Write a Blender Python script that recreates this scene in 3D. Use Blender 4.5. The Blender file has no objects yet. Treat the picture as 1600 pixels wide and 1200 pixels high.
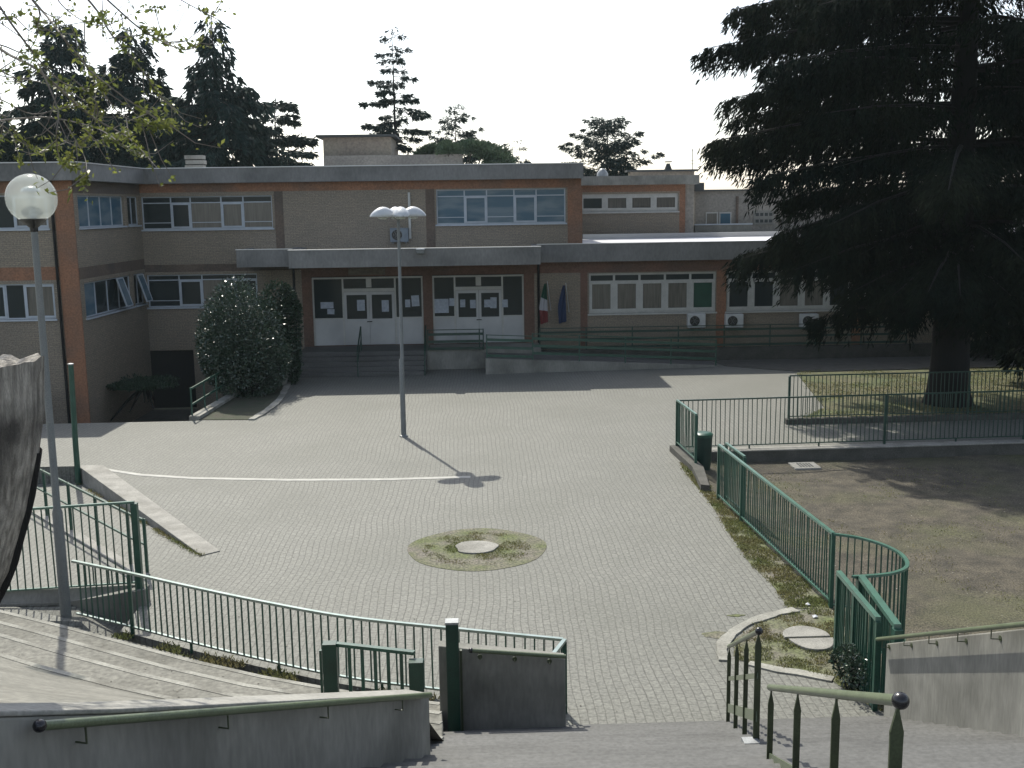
import bpy, math, random
import numpy as np
from math import radians, sin, cos, pi, tan
random.seed(4)
S = bpy.context.scene
COL = S.collection
# ---------------------------------------------------------------- camera
F, PITCH, YAW, ROLL, CH = 1690.0, radians(9.34), radians(1.9), radians(-0.8), 6.4
cam_d = bpy.data.cameras.new("camera"); cam = bpy.data.objects.new("camera", cam_d); COL.objects.link(cam)
cam_d.sensor_width = 36; cam_d.lens = F / 1600 * 36; cam_d.clip_start = 0.05; cam_d.clip_end = 3000
cam.location = (0, 0, CH)
from mathutils import Matrix, Vector, noise as mnoise
RM = Matrix.Rotation(-YAW, 3, 'Z') @ Matrix.Rotation(pi / 2 - PITCH, 3, 'X') @ Matrix.Rotation(ROLL, 3, 'Z')
cam.rotation_euler = RM.to_euler()
S.camera = cam
# ---------------------------------------------------------------- sky, sun, exposure
SUN_EL, SUN_AZ = radians(48.8), radians(-20.0)      # azimuth from +Y towards +X
w = bpy.data.worlds.new("World"); S.world = w; w.use_nodes = True
nt = w.node_tree; nt.nodes.clear()
sky = nt.nodes.new('ShaderNodeTexSky'); sky.sky_type = 'NISHITA'; sky.sun_disc = False
sky.sun_elevation = SUN_EL; sky.sun_rotation = SUN_AZ; sky.air_density = 1.0; sky.dust_density = 1.6; sky.ozone_density = 1.0
bg = nt.nodes.new('ShaderNodeBackground'); bg.inputs[1].default_value = 0.14
out = nt.nodes.new('ShaderNodeOutputWorld')
hsv = nt.nodes.new('ShaderNodeHueSaturation'); hsv.inputs['Saturation'].default_value = 0.6
nt.links.new(sky.outputs[0], hsv.inputs['Color']); nt.links.new(hsv.outputs[0], bg.inputs[0]); nt.links.new(bg.outputs[0], out.inputs[0])
sd = bpy.data.lights.new("sun", 'SUN'); sun = bpy.data.objects.new("sun", sd); COL.objects.link(sun)
sd.energy = 3.45; sd.angle = radians(0.53); sd.color = (1.0, 0.955, 0.84)
dvec = Vector((sin(SUN_AZ) * cos(SUN_EL), cos(SUN_AZ) * cos(SUN_EL), sin(SUN_EL)))
sun.rotation_euler = dvec.to_track_quat('Z', 'Y').to_euler(); sun.location = (-8, 30, 40)
S.view_settings.view_transform = 'Standard'; S.view_settings.look = 'None'
S.view_settings.exposure = 0.75; S.view_settings.gamma = 1.0
S.cycles.max_bounces = 6; S.cycles.transparent_max_bounces = 12


def ray(px, py):
    return RM @ Vector(((px - 800) / F, -(py - 600) / F, -1.0))
def at(px, py, Y):                                   # survey helper: the point seen at a pixel, at distance Y
    d = ray(px, py); return Vector((0, 0, CH)) + d * (Y / d.y)
def gr(px, py, z=0.0):
    d = ray(px, py); return Vector((0, 0, CH)) + d * ((z - CH) / d.z)

# ---------------------------------------------------------------- materials
MATS = {}
def mat(name, col, rough=0.7, col2=None, scale=3.0, detail=6.0, fine=None, bump=0.0, bscale=None, metal=0.0, spec=0.5,
        stain=None, stain_scale=0.6, stretch=None, lo=0.35, hi=0.65, transl=0.0, island=None):
    m = bpy.data.materials.new(name); m.use_nodes = True; t = m.node_tree; N = t.nodes; L = t.links
    b = N['Principled BSDF']; b.inputs['Roughness'].default_value = rough; b.inputs['Metallic'].default_value = metal
    b.inputs['Specular IOR Level'].default_value = spec
    geo = N.new('ShaderNodeNewGeometry'); pos = geo.outputs['Position']
    if stretch:
        mp = N.new('ShaderNodeMapping'); mp.inputs['Scale'].default_value = stretch; L.new(pos, mp.inputs[0]); pos = mp.outputs[0]
    c = None
    def rgb(v):
        r = N.new('ShaderNodeRGB'); r.outputs[0].default_value = (*v, 1); return r.outputs[0]
    def mix(fac, a, bb, mode='MIX'):
        x = N.new('ShaderNodeMix'); x.data_type = 'RGBA'; x.blend_type = mode
        if isinstance(fac, (int, float)): x.inputs[0].default_value = fac
        else: L.new(fac, x.inputs[0])
        L.new(a, x.inputs[6]); L.new(bb, x.inputs[7]); return x.outputs[2]
    def nz(sc, dt=detail, src=None):
        n = N.new('ShaderNodeTexNoise'); n.inputs['Scale'].default_value = sc; n.inputs['Detail'].default_value = dt
        L.new(src or pos, n.inputs[0]); return n.outputs[0]
    def ramp(src, a, b2):
        r = N.new('ShaderNodeMapRange'); r.inputs[1].default_value = a; r.inputs[2].default_value = b2; L.new(src, r.inputs[0]); return r.outputs[0]
    c = rgb(col)
    if col2: c = mix(ramp(nz(scale), lo, hi), c, rgb(col2))
    if stain: c = mix(ramp(nz(stain_scale, 5, geo.outputs['Position']), 0.48, 0.72), c, rgb(stain))
    if island is not None:
        h = N.new('ShaderNodeHueSaturation'); L.new(ramp(geo.outputs['Random Per Island'], 0, 1), h.inputs['Value'])
        mr = h.inputs['Value'].links[0].from_node; mr.inputs[3].default_value = 1 - island; mr.inputs[4].default_value = 1 + island
        L.new(c, h.inputs['Color']); c = h.outputs[0]
    if fine: c = mix(fine, c, N_gray(N, L, nz(scale * 14, 3)), 'OVERLAY')
    L.new(c, b.inputs['Base Color'])
    if bump:
        bp = N.new('ShaderNodeBump'); bp.inputs['Strength'].default_value = bump; bp.inputs['Distance'].default_value = 0.02
        L.new(nz(bscale or scale * 8, 5), bp.inputs['Height']); L.new(bp.outputs[0], b.inputs['Normal'])
    if transl:
        tr = N.new('ShaderNodeBsdfTranslucent'); L.new(c, tr.inputs[0]); ms = N.new('ShaderNodeMixShader'); ms.inputs[0].default_value = transl
        L.new(b.outputs[0], ms.inputs[1]); L.new(tr.outputs[0], ms.inputs[2]); L.new(ms.outputs[0], N['Material Output'].inputs[0])
    MATS[name] = m; return m
def N_gray(N, L, src):
    r = N.new('ShaderNodeMapRange'); r.inputs[1].default_value = 0.3; r.inputs[2].default_value = 0.7; L.new(src, r.inputs[0])
    k = N.new('ShaderNodeCombineColor')
    for i in range(3): L.new(r.outputs[0], k.inputs[i])
    return k.outputs[0]

def paver_mat(name, c1, c2, mortar, bw, rh, ms, rot=0.0, vertical=False, stain=(0.2, 0.19, 0.17), bump=0.5, rough=0.75, wob=0.02, stain_amt=0.45, tint=None):
    m = bpy.data.materials.new(name); m.use_nodes = True; t = m.node_tree; N = t.nodes; L = t.links
    b = N['Principled BSDF']; b.inputs['Roughness'].default_value = rough
    geo = N.new('ShaderNodeNewGeometry'); sx = N.new('ShaderNodeSeparateXYZ'); L.new(geo.outputs['Position'], sx.inputs[0])
    cb = N.new('ShaderNodeCombineXYZ')
    if vertical:
        ad = N.new('ShaderNodeMath'); ad.operation = 'ADD'; L.new(sx.outputs[0], ad.inputs[0]); L.new(sx.outputs[1], ad.inputs[1])
        L.new(ad.outputs[0], cb.inputs[0]); L.new(sx.outputs[2], cb.inputs[1])
    else: L.new(sx.outputs[1], cb.inputs[0]); L.new(sx.outputs[0], cb.inputs[1])
    mp = N.new('ShaderNodeMapping'); mp.inputs['Rotation'].default_value = (0, 0, rot); L.new(cb.outputs[0], mp.inputs[0]); v = mp.outputs[0]
    if wob:
        def addn(v, sc, amt, dt=1):
            n = N.new('ShaderNodeTexNoise'); n.inputs['Scale'].default_value = sc; n.inputs['Detail'].default_value = dt; L.new(v, n.inputs[0])
            s = N.new('ShaderNodeVectorMath'); s.operation = 'SUBTRACT'; L.new(n.outputs[1], s.inputs[0]); s.inputs[1].default_value = (.5, .5, .5)
            k = N.new('ShaderNodeVectorMath'); k.operation = 'SCALE'; k.inputs['Scale'].default_value = amt; L.new(s.outputs[0], k.inputs[0])
            a = N.new('ShaderNodeVectorMath'); a.operation = 'ADD'; L.new(v, a.inputs[0]); L.new(k.outputs[0], a.inputs[1]); return a.outputs[0]
        v = addn(v, 9.0, wob); v = addn(v, 0.25, 0.5, 2)
    br = N.new('ShaderNodeTexBrick'); L.new(v, br.inputs[0]); br.inputs['Scale'].default_value = 1
    br.inputs['Brick Width'].default_value = bw; br.inputs['Row Height'].default_value = rh; br.inputs['Mortar Size'].default_value = ms
    br.inputs['Mortar Smooth'].default_value = 0.3; br.inputs['Bias'].default_value = 0
    br.inputs['Color1'].default_value = (*c1, 1); br.inputs['Color2'].default_value = (*c2, 1); br.inputs['Mortar'].default_value = (*mortar, 1)
    n = N.new('ShaderNodeTexNoise'); n.inputs['Scale'].default_value = 0.35; n.inputs['Detail'].default_value = 8; L.new(geo.outputs[0], n.inputs[0])
    r = N.new('ShaderNodeMapRange'); r.inputs[1].default_value = .42; r.inputs[2].default_value = .68; r.inputs[4].default_value = stain_amt; L.new(n.outputs[0], r.inputs[0])
    x = N.new('ShaderNodeMix'); x.data_type = 'RGBA'; L.new(r.outputs[0], x.inputs[0]); L.new(br.outputs[0], x.inputs[6]); x.inputs[7].default_value = (*stain, 1)
    n2 = N.new('ShaderNodeTexNoise'); n2.inputs['Scale'].default_value = 22; n2.inputs['Detail'].default_value = 6; L.new(geo.outputs[0], n2.inputs[0])
    y = N.new('ShaderNodeMix'); y.data_type = 'RGBA'; y.blend_type = 'OVERLAY'; y.inputs[0].default_value = .35; L.new(x.outputs[2], y.inputs[6]); L.new(N_gray(N, L, n2.outputs[0]), y.inputs[7])
    L.new(y.outputs[2], b.inputs['Base Color'])
    bp = N.new('ShaderNodeBump'); bp.inputs['Strength'].default_value = bump; bp.inputs['Distance'].default_value = .01; bp.invert = True
    L.new(br.outputs[1], bp.inputs['Height']); L.new(bp.outputs[0], b.inputs['Normal'])
    MATS[name] = m; return m

paver_mat('paving', (.150, .151, .132), (.130, .131, .115), (.078, .078, .067), .205, .115, .0085, stain=(.098, .100, .084), stain_amt=.55)
paver_mat('brick', (.26, .212, .155), (.215, .178, .132), (.155, .138, .11), .24, .065, .008, vertical=True, stain=(.17, .148, .118), wob=0, bump=.3, stain_amt=.5)
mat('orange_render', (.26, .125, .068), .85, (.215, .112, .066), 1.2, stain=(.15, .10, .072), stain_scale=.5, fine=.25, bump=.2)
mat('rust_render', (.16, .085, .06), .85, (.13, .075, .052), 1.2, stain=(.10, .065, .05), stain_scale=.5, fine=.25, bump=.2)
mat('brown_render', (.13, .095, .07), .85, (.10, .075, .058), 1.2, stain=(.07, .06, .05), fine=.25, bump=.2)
mat('fascia', (.20, .198, .19), .85, (.17, .168, .16), 1.0, stretch=(1, 1, .4), stain=(.12, .12, .115), stain_scale=.6, fine=.12, bump=.2)
mat('concrete', (.235, .232, .205), .85, (.185, .182, .162), 1.3, stretch=(1.3, 1.3, .35), stain=(.105, .105, .09), stain_scale=.9, fine=.12, bump=.25)
mat('terrace_concrete', (.18, .175, .15), .9, (.135, .132, .112), 1.1, stain=(.10, .097, .08), stain_scale=.8, fine=.3, bump=.5, bscale=9)
mat('nosing', (.29, .285, .25), .9, (.20, .197, .172), 2, stain=(.13, .125, .105), stain_scale=1.4, fine=.2, bump=.3)
mat('wall_top', (.26, .255, .23), .85, (.20, .195, .175), 2, fine=.2, bump=.2)
mat('stair_stone', (.10, .10, .095), .75, (.085, .085, .08), 1.5, stain=(.068, .068, .064), stain_scale=.7, fine=.2, bump=.15, bscale=40)
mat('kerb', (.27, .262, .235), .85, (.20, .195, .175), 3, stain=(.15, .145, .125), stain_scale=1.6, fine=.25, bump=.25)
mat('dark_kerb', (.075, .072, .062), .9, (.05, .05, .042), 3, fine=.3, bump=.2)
mat('roof_membrane', (.62, .63, .65), .45, (.5, .5, .52), .5, spec=.6)
mat('metal_flashing', (.5, .5, .5), .35, metal=.6)
mat('white_frame', (.46, .46, .43), .5, (.40, .40, .37), 4, fine=.15)
mat('grey_frame', (.42, .46, .50), .45, (.36, .40, .44), 4)
mat('door_panel', (.48, .49, .48), .5, (.42, .43, .43), 1.5, stain=(.34, .34, .34))
mat('dark_glass', (.022, .030, .031), .12, spec=.25)
mat('sky_painted_glass', (.045, .105, .15), .10, (.13, .18, .21), .9, spec=.4, lo=.45, hi=.62, stretch=(.6, .6, 2.2))  # sky and cloud reflection painted into the pane colour
mat('curtain_glass', (.14, .13, .11), .12, (.09, .085, .075), 3, stretch=(6, 6, .4), spec=.6)
mat('green_blind', (.015, .07, .045), .3, (.01, .05, .035), 3, spec=.4)
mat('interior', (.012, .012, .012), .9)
mat('paper', (.42, .46, .52), .8, (.30, .34, .40), 9)
mat('ac_casing_shaded', (.16, .19, .21), .5, (.13, .15, .17), 4)  # darker copy of the white casing, shade put into its colour
mat('line_white', (.40, .395, .36), .8, (.30, .295, .27), 3)
mat('rail_shine', (.30, .35, .33), .3, (.22, .28, .25), 6, metal=.7, spec=.8)  # pale metal instead of green, standing for the white shine on the rail
mat('green_paint', (.024, .080, .055), .38, (.017, .058, .040), 5, fine=.2, spec=.5, bump=.1)
mat('lit_rail_paint', (.060, .148, .108), .34, (.048, .115, .086), 5, fine=.2, spec=1.0, bump=.05)  # lighter copy of the green paint, for rails catching light above backlit bars
mat('dark_green_paint', (.008, .042, .028), .4, (.006, .030, .02), 5, fine=.2)
mat('olive_paint', (.10, .125, .070), .35, (.075, .098, .052), 6, fine=.25, spec=.5)
mat('olive_bar', (.05, .065, .03), .5, (.035, .045, .022), 6, fine=.25)
mat('black_plastic', (.012, .012, .014), .25)
mat('galvanised', (.30, .31, .31), .45, (.22, .23, .23), 6, metal=.3, fine=.25)
mat('lamp_pole', (.15, .16, .155), .5, (.13, .14, .14), 5, fine=.2)
mat('lamp_white', (.50, .52, .53), .35, (.42, .44, .46), 5)
mat('ac_casing', (.50, .51, .50), .5, (.42, .43, .42), 4)
mat('bark', (.09, .075, .06), .95, (.05, .042, .035), 4, stretch=(3, 3, .5), bump=.8, bscale=10)
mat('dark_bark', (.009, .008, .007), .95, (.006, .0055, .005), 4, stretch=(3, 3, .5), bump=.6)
mat('twig', (.16, .14, .12), .8, (.10, .09, .075), 8)
mat('bare_wood', (.33, .305, .265), .9, (.12, .108, .092), 7, stretch=(5, 5, .35), stain=(.05, .045, .04), stain_scale=2.5, bump=1.0, bscale=10, fine=.4)
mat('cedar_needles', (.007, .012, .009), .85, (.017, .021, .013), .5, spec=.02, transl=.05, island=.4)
mat('spruce_needles', (.012, .026, .024), .7, (.018, .034, .028), .4, spec=.1, transl=.10, island=.4)
mat('pine_needles', (.045, .075, .045), .6, (.07, .10, .055), .8, spec=.25, transl=.15, island=.35)
mat('glossy_leaves', (.022, .045, .028), .28, (.035, .06, .035), 2, spec=.7, transl=.08, island=.4)
mat('dark_leaves', (.015, .035, .018), .5, (.02, .045, .02), 2, transl=.1, island=.4)
mat('spring_leaves', (.13, .145, .035), .45, (.09, .115, .03), 2, spec=.4, transl=.55, island=.4)
mat('grass', (.115, .135, .045), .8, (.17, .15, .07), 1.2, transl=.4, island=.5)
mat('dirt', (.078, .067, .047), .95, (.040, .035, .025), 2.6, stain=(.066, .068, .03), stain_scale=.45, fine=.75, bump=1.0, bscale=22)
mat('shaded_bed_soil', (.045, .042, .028), .95, (.03, .04, .018), 3, fine=.3, bump=.6)  # bed earth darkened to carry the shadow beside the big bush
mat('debris', (.05, .042, .028), .9, (.26, .25, .21), 30, island=.5)
mat('lawn', (.058, .072, .024), .95, (.078, .074, .035), .8, stain=(.095, .082, .045), stain_scale=.3, fine=.6, bump=.9, bscale=20)
mat('moss_soil', (.13, .118, .095), .95, (.085, .10, .035), 1.6, fine=.6, bump=.7, bscale=18)
mat('beige_wall', (.27, .25, .215), .9, (.22, .205, .18), .6, stain=(.17, .16, .145), stain_scale=.35, fine=.2)
mat('cream_wall', (.30, .26, .20), .9, (.25, .21, .17), .6, fine=.2)
mat('roof_dark', (.04, .045, .045), .8)
mat('ground_far', (.12, .12, .09), .95, (.09, .10, .06), .1)
mat('flag_green', (.008, .06, .035), .8); mat('flag_white', (.36, .36, .38), .8); mat('flag_red', (.15, .025, .025), .8); mat('flag_blue', (.015, .03, .08), .8)
mat('sign_board', (.17, .14, .10), .7, (.11, .09, .07), 9, stretch=(1, 1, 1), fine=.3)
mat('white_scrap', (.75, .76, .78), .6)
mat('bin_green', (.006, .03, .022), .45, (.004, .02, .015), 5)
# globe: clear milky acrylic
m = bpy.data.materials.new('globe_acrylic'); m.use_nodes = True; t = m.node_tree
b = t.nodes['Principled BSDF']; b.inputs['Base Color'].default_value = (.85, .87, .83, 1); b.inputs['Roughness'].default_value = .18
tl = t.nodes.new('ShaderNodeBsdfTranslucent'); tl.inputs[0].default_value = (.83, .86, .81, 1)
tp = t.nodes.new('ShaderNodeBsdfTransparent'); tp.inputs[0].default_value = (.92, .94, .91, 1)
a1 = t.nodes.new('ShaderNodeMixShader'); a1.inputs[0].default_value = .35; a2 = t.nodes.new('ShaderNodeMixShader'); a2.inputs[0].default_value = .68
t.links.new(b.outputs[0], a1.inputs[1]); t.links.new(tl.outputs[0], a1.inputs[2]); t.links.new(a1.outputs[0], a2.inputs[1]); t.links.new(tp.outputs[0], a2.inputs[2])
t.links.new(a2.outputs[0], t.nodes['Material Output'].inputs[0]); MATS['globe'] = m

# ---------------------------------------------------------------- mesh helpers
class MB:
    def __init__(s): s.v = []; s.f = []; s.smooth = False
    def add(s, vs, fs):
        o = len(s.v); s.v += [tuple(x) for x in vs]; s.f += [tuple(o + i for i in f) for f in fs]; return s
    def box(s, x0, x1, y0, y1, z0, z1):
        if x1 < x0: x0, x1 = x1, x0
        if y1 < y0: y0, y1 = y1, y0
        if z1 < z0: z0, z1 = z1, z0
        return s.add([(x0, y0, z0), (x1, y0, z0), (x1, y1, z0), (x0, y1, z0), (x0, y0, z1), (x1, y0, z1), (x1, y1, z1), (x0, y1, z1)],
                     [(0, 3, 2, 1), (4, 5, 6, 7), (0, 1, 5, 4), (1, 2, 6, 5), (2, 3, 7, 6), (3, 0, 4, 7)])
    def bar(s, p, q, wd, ht, up=(0, 0, 1)):          # rectangular bar between two points
        p, q = Vector(p), Vector(q); d = (q - p).normalized(); upv = Vector(up)
        if abs(d.dot(upv)) > .95: upv = Vector((0, 1, 0))
        sd_ = d.cross(upv).normalized(); u2 = sd_.cross(d).normalized()
        vs = []
        for c in (p, q):
            for a, b_ in ((-1, -1), (1, -1), (1, 1), (-1, 1)): vs.append(c + sd_ * a * wd / 2 + u2 * b_ * ht / 2)
        return s.add(vs, [(0, 1, 2, 3), (7, 6, 5, 4), (0, 4, 5, 1), (1, 5, 6, 2), (2, 6, 7, 3), (3, 7, 4, 0)])
    def tube(s, pts, r, n=8, cap=True):
        pts = [Vector(p) for p in pts]; rs = r if isinstance(r, (list, tuple)) else [r] * len(pts)
        vs = []; fs = []; prev = None
        for i, p in enumerate(pts):
            d = (pts[min(i + 1, len(pts) - 1)] - pts[max(i - 1, 0)]).normalized()
            ref = Vector((0, 0, 1)) if abs(d.z) < .9 else Vector((1, 0, 0))
            if prev is None: a = d.cross(ref).normalized()
            else: a = (prev - d * prev.dot(d)).normalized()
            prev = a; b_ = d.cross(a)
            for k in range(n):
                th = 2 * pi * k / n; vs.append(p + (a * cos(th) + b_ * sin(th)) * rs[i])
        for i in range(len(pts) - 1):
            for k in range(n): fs.append((i * n + k, i * n + (k + 1) % n, (i + 1) * n + (k + 1) % n, (i + 1) * n + k))
        if cap: fs.append(tuple(range(n))[::-1]); fs.append(tuple((len(pts) - 1) * n + k for k in range(n)))
        s.smooth = True; return s.add(vs, fs)
    def prism(s, poly, z0, z1):
        n = len(poly); z0s = z0 if isinstance(z0, (list, tuple)) else [z0] * n; z1s = z1 if isinstance(z1, (list, tuple)) else [z1] * n
        vs = [(p[0], p[1], z0s[i]) for i, p in enumerate(poly)] + [(p[0], p[1], z1s[i]) for i, p in enumerate(poly)]
        fs = [tuple(range(n))[::-1], tuple(range(n, 2 * n))] + [(i, (i + 1) % n, n + (i + 1) % n, n + i) for i in range(n)]
        return s.add(vs, fs)
    def lathe(s, c, prof, n=20):
        vs = []; fs = []; c = Vector(c)
        for r, z in prof:
            for k in range(n): vs.append(c + Vector((cos(2 * pi * k / n) * r, sin(2 * pi * k / n) * r, z)))
        for i in range(len(prof) - 1):
            for k in range(n): fs.append((i * n + k, i * n + (k + 1) % n, (i + 1) * n + (k + 1) % n, (i + 1) * n + k))
        fs.append(tuple(range(n))[::-1]); fs.append(tuple((len(prof) - 1) * n + k for k in range(n)))
        s.smooth = True; return s.add(vs, fs)
    def build(s, name, m, parent=None, bevel=0.0):
        me = bpy.data.meshes.new(name); o = bpy.data.objects.new(name, me)
        off = wloc(parent) if parent else Vector((0, 0, 0))
        me.from_pydata([(v[0] - off.x, v[1] - off.y, v[2] - off.z) for v in s.v], [], s.f); me.update()
        me.materials.append(MATS[m] if isinstance(m, str) else m)
        if s.smooth:
            me.polygons.foreach_set('use_smooth', [True] * len(me.polygons))
            me.set_sharp_from_angle(angle=radians(40))
        COL.objects.link(o)
        if parent: o.parent = parent
        if bevel:
            bv = o.modifiers.new('bevel', 'BEVEL'); bv.width = bevel; bv.segments = 2; bv.limit_method = 'ANGLE'
        return o
def wloc(o):
    v = Vector(o.location)
    while o.parent: o = o.parent; v += Vector(o.location)
    return v
def tag(o, label=None, cat=None, group=None, kind=None):
    if label: o['label'] = label
    if cat: o['category'] = cat
    if group: o['group'] = group
    if kind: o['kind'] = kind
    return o
def thing(name, loc, label, cat, group=None):
    o = bpy.data.objects.new(name, None); o.empty_display_size = .2; COL.objects.link(o); o.location = loc
    return tag(o, label, cat, group)
def struct(name, mb, m): return tag(mb.build(name, m), kind='structure')
def copy_tree(o, parent=None):
    c = o.copy(); COL.objects.link(c); c.parent = parent
    for ch in o.children: copy_tree(ch, c)
    return c
def quads(name, V, m, parent=None, origin=(0, 0, 0)):
    """V: (n,4,3) array of leaf faces, world coordinates"""
    off = wloc(parent) if parent else Vector((0, 0, 0))
    V = (V - np.array(off)).astype(np.float32); n = len(V)
    me = bpy.data.meshes.new(name); me.vertices.add(4 * n); me.vertices.foreach_set('co', V.reshape(-1))
    me.loops.add(4 * n); me.loops.foreach_set('vertex_index', np.arange(4 * n, dtype=np.int32))
    me.polygons.add(n); me.polygons.foreach_set('loop_start', np.arange(0, 4 * n, 4, dtype=np.int32)); me.polygons.foreach_set('loop_total', np.full(n, 4, dtype=np.int32))
    me.update(calc_edges=True); me.validate()
    me.materials.append(MATS[m]); o = bpy.data.objects.new(name, me); COL.objects.link(o)
    if parent: o.parent = parent
    return o
def leaves(P, D, ln, wd, rng, bend=0.0):
    """diamond leaves at P pointing along D"""
    n = len(P); D = D / (np.linalg.norm(D, axis=1, keepdims=True) + 1e-9)
    R_ = rng.normal(size=(n, 3)); s_ = np.cross(D, R_); s_ /= (np.linalg.norm(s_, axis=1, keepdims=True) + 1e-9)
    ln = np.broadcast_to(ln, n)[:, None]; wd = np.broadcast_to(wd, n)[:, None]
    mid = P + D * ln * .45; tip = P + D * ln; tip[:, 2] -= bend * ln[:, 0]
    return np.stack([P, mid + s_ * wd / 2, tip, mid - s_ * wd / 2], 1)

# ================================================================ GROUND
struct('ground', MB().box(-600, 600, -40, 900, -2.9, -2.6), 'ground_far')
AX = Vector((-5.3, 15.97)); AU = Vector((.8755, -.4832)); AN = Vector((-.4832, -.8755))
DEV = ((-30, 0), (-1.27, 0), (.08, .046), (1.89, .147), (2.6, .15), (4.04, .12), (5.45, -.11), (7.0, -.41))
def arc(v, s=0.0):                                  # plaza edge, bowed a little
    p = AX + AU * v + AN * (s + float(np.interp(v, [d[0] for d in DEV], [d[1] for d in DEV]))); return (p.x, p.y)
arcpts = [arc(v) for v in np.linspace(-.3, 5.0, 10)] + [(-.75, 12.45)]
poly = arcpts + [(1.0, 12.45), (5.1, 12.45), (5.2, 14.0), (5.55, 16.3), (5.2, 22.8), (5.3, 25.5), (5.2, 27.5), (45, 29.0), (45, 44.4), (-8.4, 44.4), (-8.7, 33.1),
                 (-8.7, 33.05), (-40, 33.05), (-40, 27.3), (-10.2, 27.3), (-5.15, 19.75), (-6.1, 18.7), (-12.5, 26.6), (-40, 26.0), (-40, 17.3), (-5.6, 17.3)]
struct('plaza', MB().prism(poly, -2.6, 0.0), 'paving')
# ramp going down to the left between the two slanting kerbs
struct('ramp', MB().prism([(-6.05, 18.72), (-5.2, 19.7), (-10.2, 27.25), (-40, 27.25), (-40, 26.05), (-12.5, 26.6)], -2.6, [-.006, -.006, -.42, -.9, -.9, -.5]), 'paving')
# sunken basement court in front of the left wing
struct('basement_court', MB().box(-40, -8.3, 33.1, 44.4, -2.6, -1.7), 'dark_kerb')
# little pit behind the left railing
struct('pit_floor', MB().prism([(-40, 17.25), (-40, 34), (-40.1, 34), (-40.1, 17.25)], -2.6, -2.5), 'paving')
pf = MB().prism([arc(-9), arc(-1.2), arc(-.35), (-5.5, 17.15), (-6.7, 17.28), (-14, 17.28)], -2.6, [0, 0, -.45, -.45, -.02, -.02])
struct('lower_paving', pf, 'paving')
bpy.data.objects.remove(bpy.data.objects['pit_floor'])
# garden earth on the right, lower than the paving
gx = MB(); nx, ny = 90, 60
X0, X1, Y0, Y1 = 5.15, 34.0, 10.0, 27.55
def gz(x, y):
    z = -.30 + .05 * mnoise.noise(Vector((x * .6, y * .6, 0))) + .02 * mnoise.noise(Vector((x * 3, y * 3, 1)))
    e = min(1, max(0, (x - 5.15) / 1.2)); return z * e + (-.03) * (1 - e)
vs = [(X0 + (X1 - X0) * i / nx, Y0 + (Y1 - Y0) * j / ny, gz(X0 + (X1 - X0) * i / nx, Y0 + (Y1 - Y0) * j / ny)) for j in range(ny + 1) for i in range(nx + 1)]
gx.add(vs, [(j * (nx + 1) + i, j * (nx + 1) + i + 1, (j + 1) * (nx + 1) + i + 1, (j + 1) * (nx + 1) + i) for j in range(ny) for i in range(nx)])
gx.smooth = True; struct('garden_earth', gx, 'dirt')
# lawn around the cedar
lawn = [(9.3, 30.9), (11.0, 31.0), (10.9, 33.0), (11.7, 37.2), (12.4, 39.9), (45, 41), (45, 31.2)]
struct('lawn', MB().prism([(9.35, 30.95), (10.9, 33), (12.1, 40.0), (45, 41.0), (45, 31.2)], -.05, .04), 'lawn')
# light stone line across the plaza
pts = [(-9.55, 26.95), (-8.3, 26.2), (-6.92, 25.75), (-4.55, 25.36), (-2.25, 25.2), (-.19, 25.26)]
poly = [(p[0], p[1] + .09) for p in pts] + [(p[0], p[1] - .09) for p in pts[::-1]]
struct('stone_line', MB().prism(poly[::-1], -.03, .008), 'line_white')
# mossy island in the plaza
rng = np.random.default_rng(3)
CP = (-.05, 19.75)
ring = [(CP[0] + cos(a) * (1.32 + .03 * sin(5 * a)), CP[1] + sin(a) * (1.27 + .03 * cos(4 * a))) for a in np.linspace(0, 2 * pi, 48, endpoint=False)]
struct('soil_circle', MB().prism(ring, -.02, .007), 'moss_soil')
def tufts(n, area, h0, h1, seed, per=5, spread=.03):
    r = np.random.default_rng(seed); P = area(r, n); P = np.repeat(P, per, 0); P[:, :2] += r.normal(0, spread, (len(P), 2))
    D = np.stack([r.normal(0, .5, len(P)), r.normal(0, .5, len(P)), np.ones(len(P))], 1)
    return leaves(P, D, r.uniform(h0, h1, len(P)), h1 * .16 + .004, r, .1)
def circ_area(r, n):
    a = r.uniform(0, 2 * pi, n); rr = r.uniform(.36, 1.0, n); k = mask_noise(CP[0] + np.cos(a) * rr, CP[1] + np.sin(a) * rr, 2.2) > -.05
    a, rr = a[k], rr[k]; return np.stack([CP[0] + np.cos(a) * rr, CP[1] + np.sin(a) * rr, np.full(len(a), .005)], 1)
def mask_noise(x, y, sc): return np.array([mnoise.noise(Vector((float(a) * sc, float(b_) * sc, 7.0))) for a, b_ in zip(x, y)])
tag(quads('moss', tufts(1500, circ_area, .015, .045, 5), 'grass'), 'patchy green moss and grass round the stone slab in the plaza', 'grass', kind='stuff')
rs = MB(); rp = [(CP[0] - .02 + cos(a) * .40 * (1 + .07 * sin(3 * a + 1) + .04 * sin(7 * a)), CP[1] + .02 + sin(a) * .40 * (1 + .06 * cos(2 * a))) for a in np.linspace(0, 2 * pi, 30, endpoint=False)]
tag(rs.prism(rp, 0, .035).build('stone_slab', 'kerb', bevel=.01), 'round pale stone slab in the middle of the mossy circle', 'stone slab')

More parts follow.
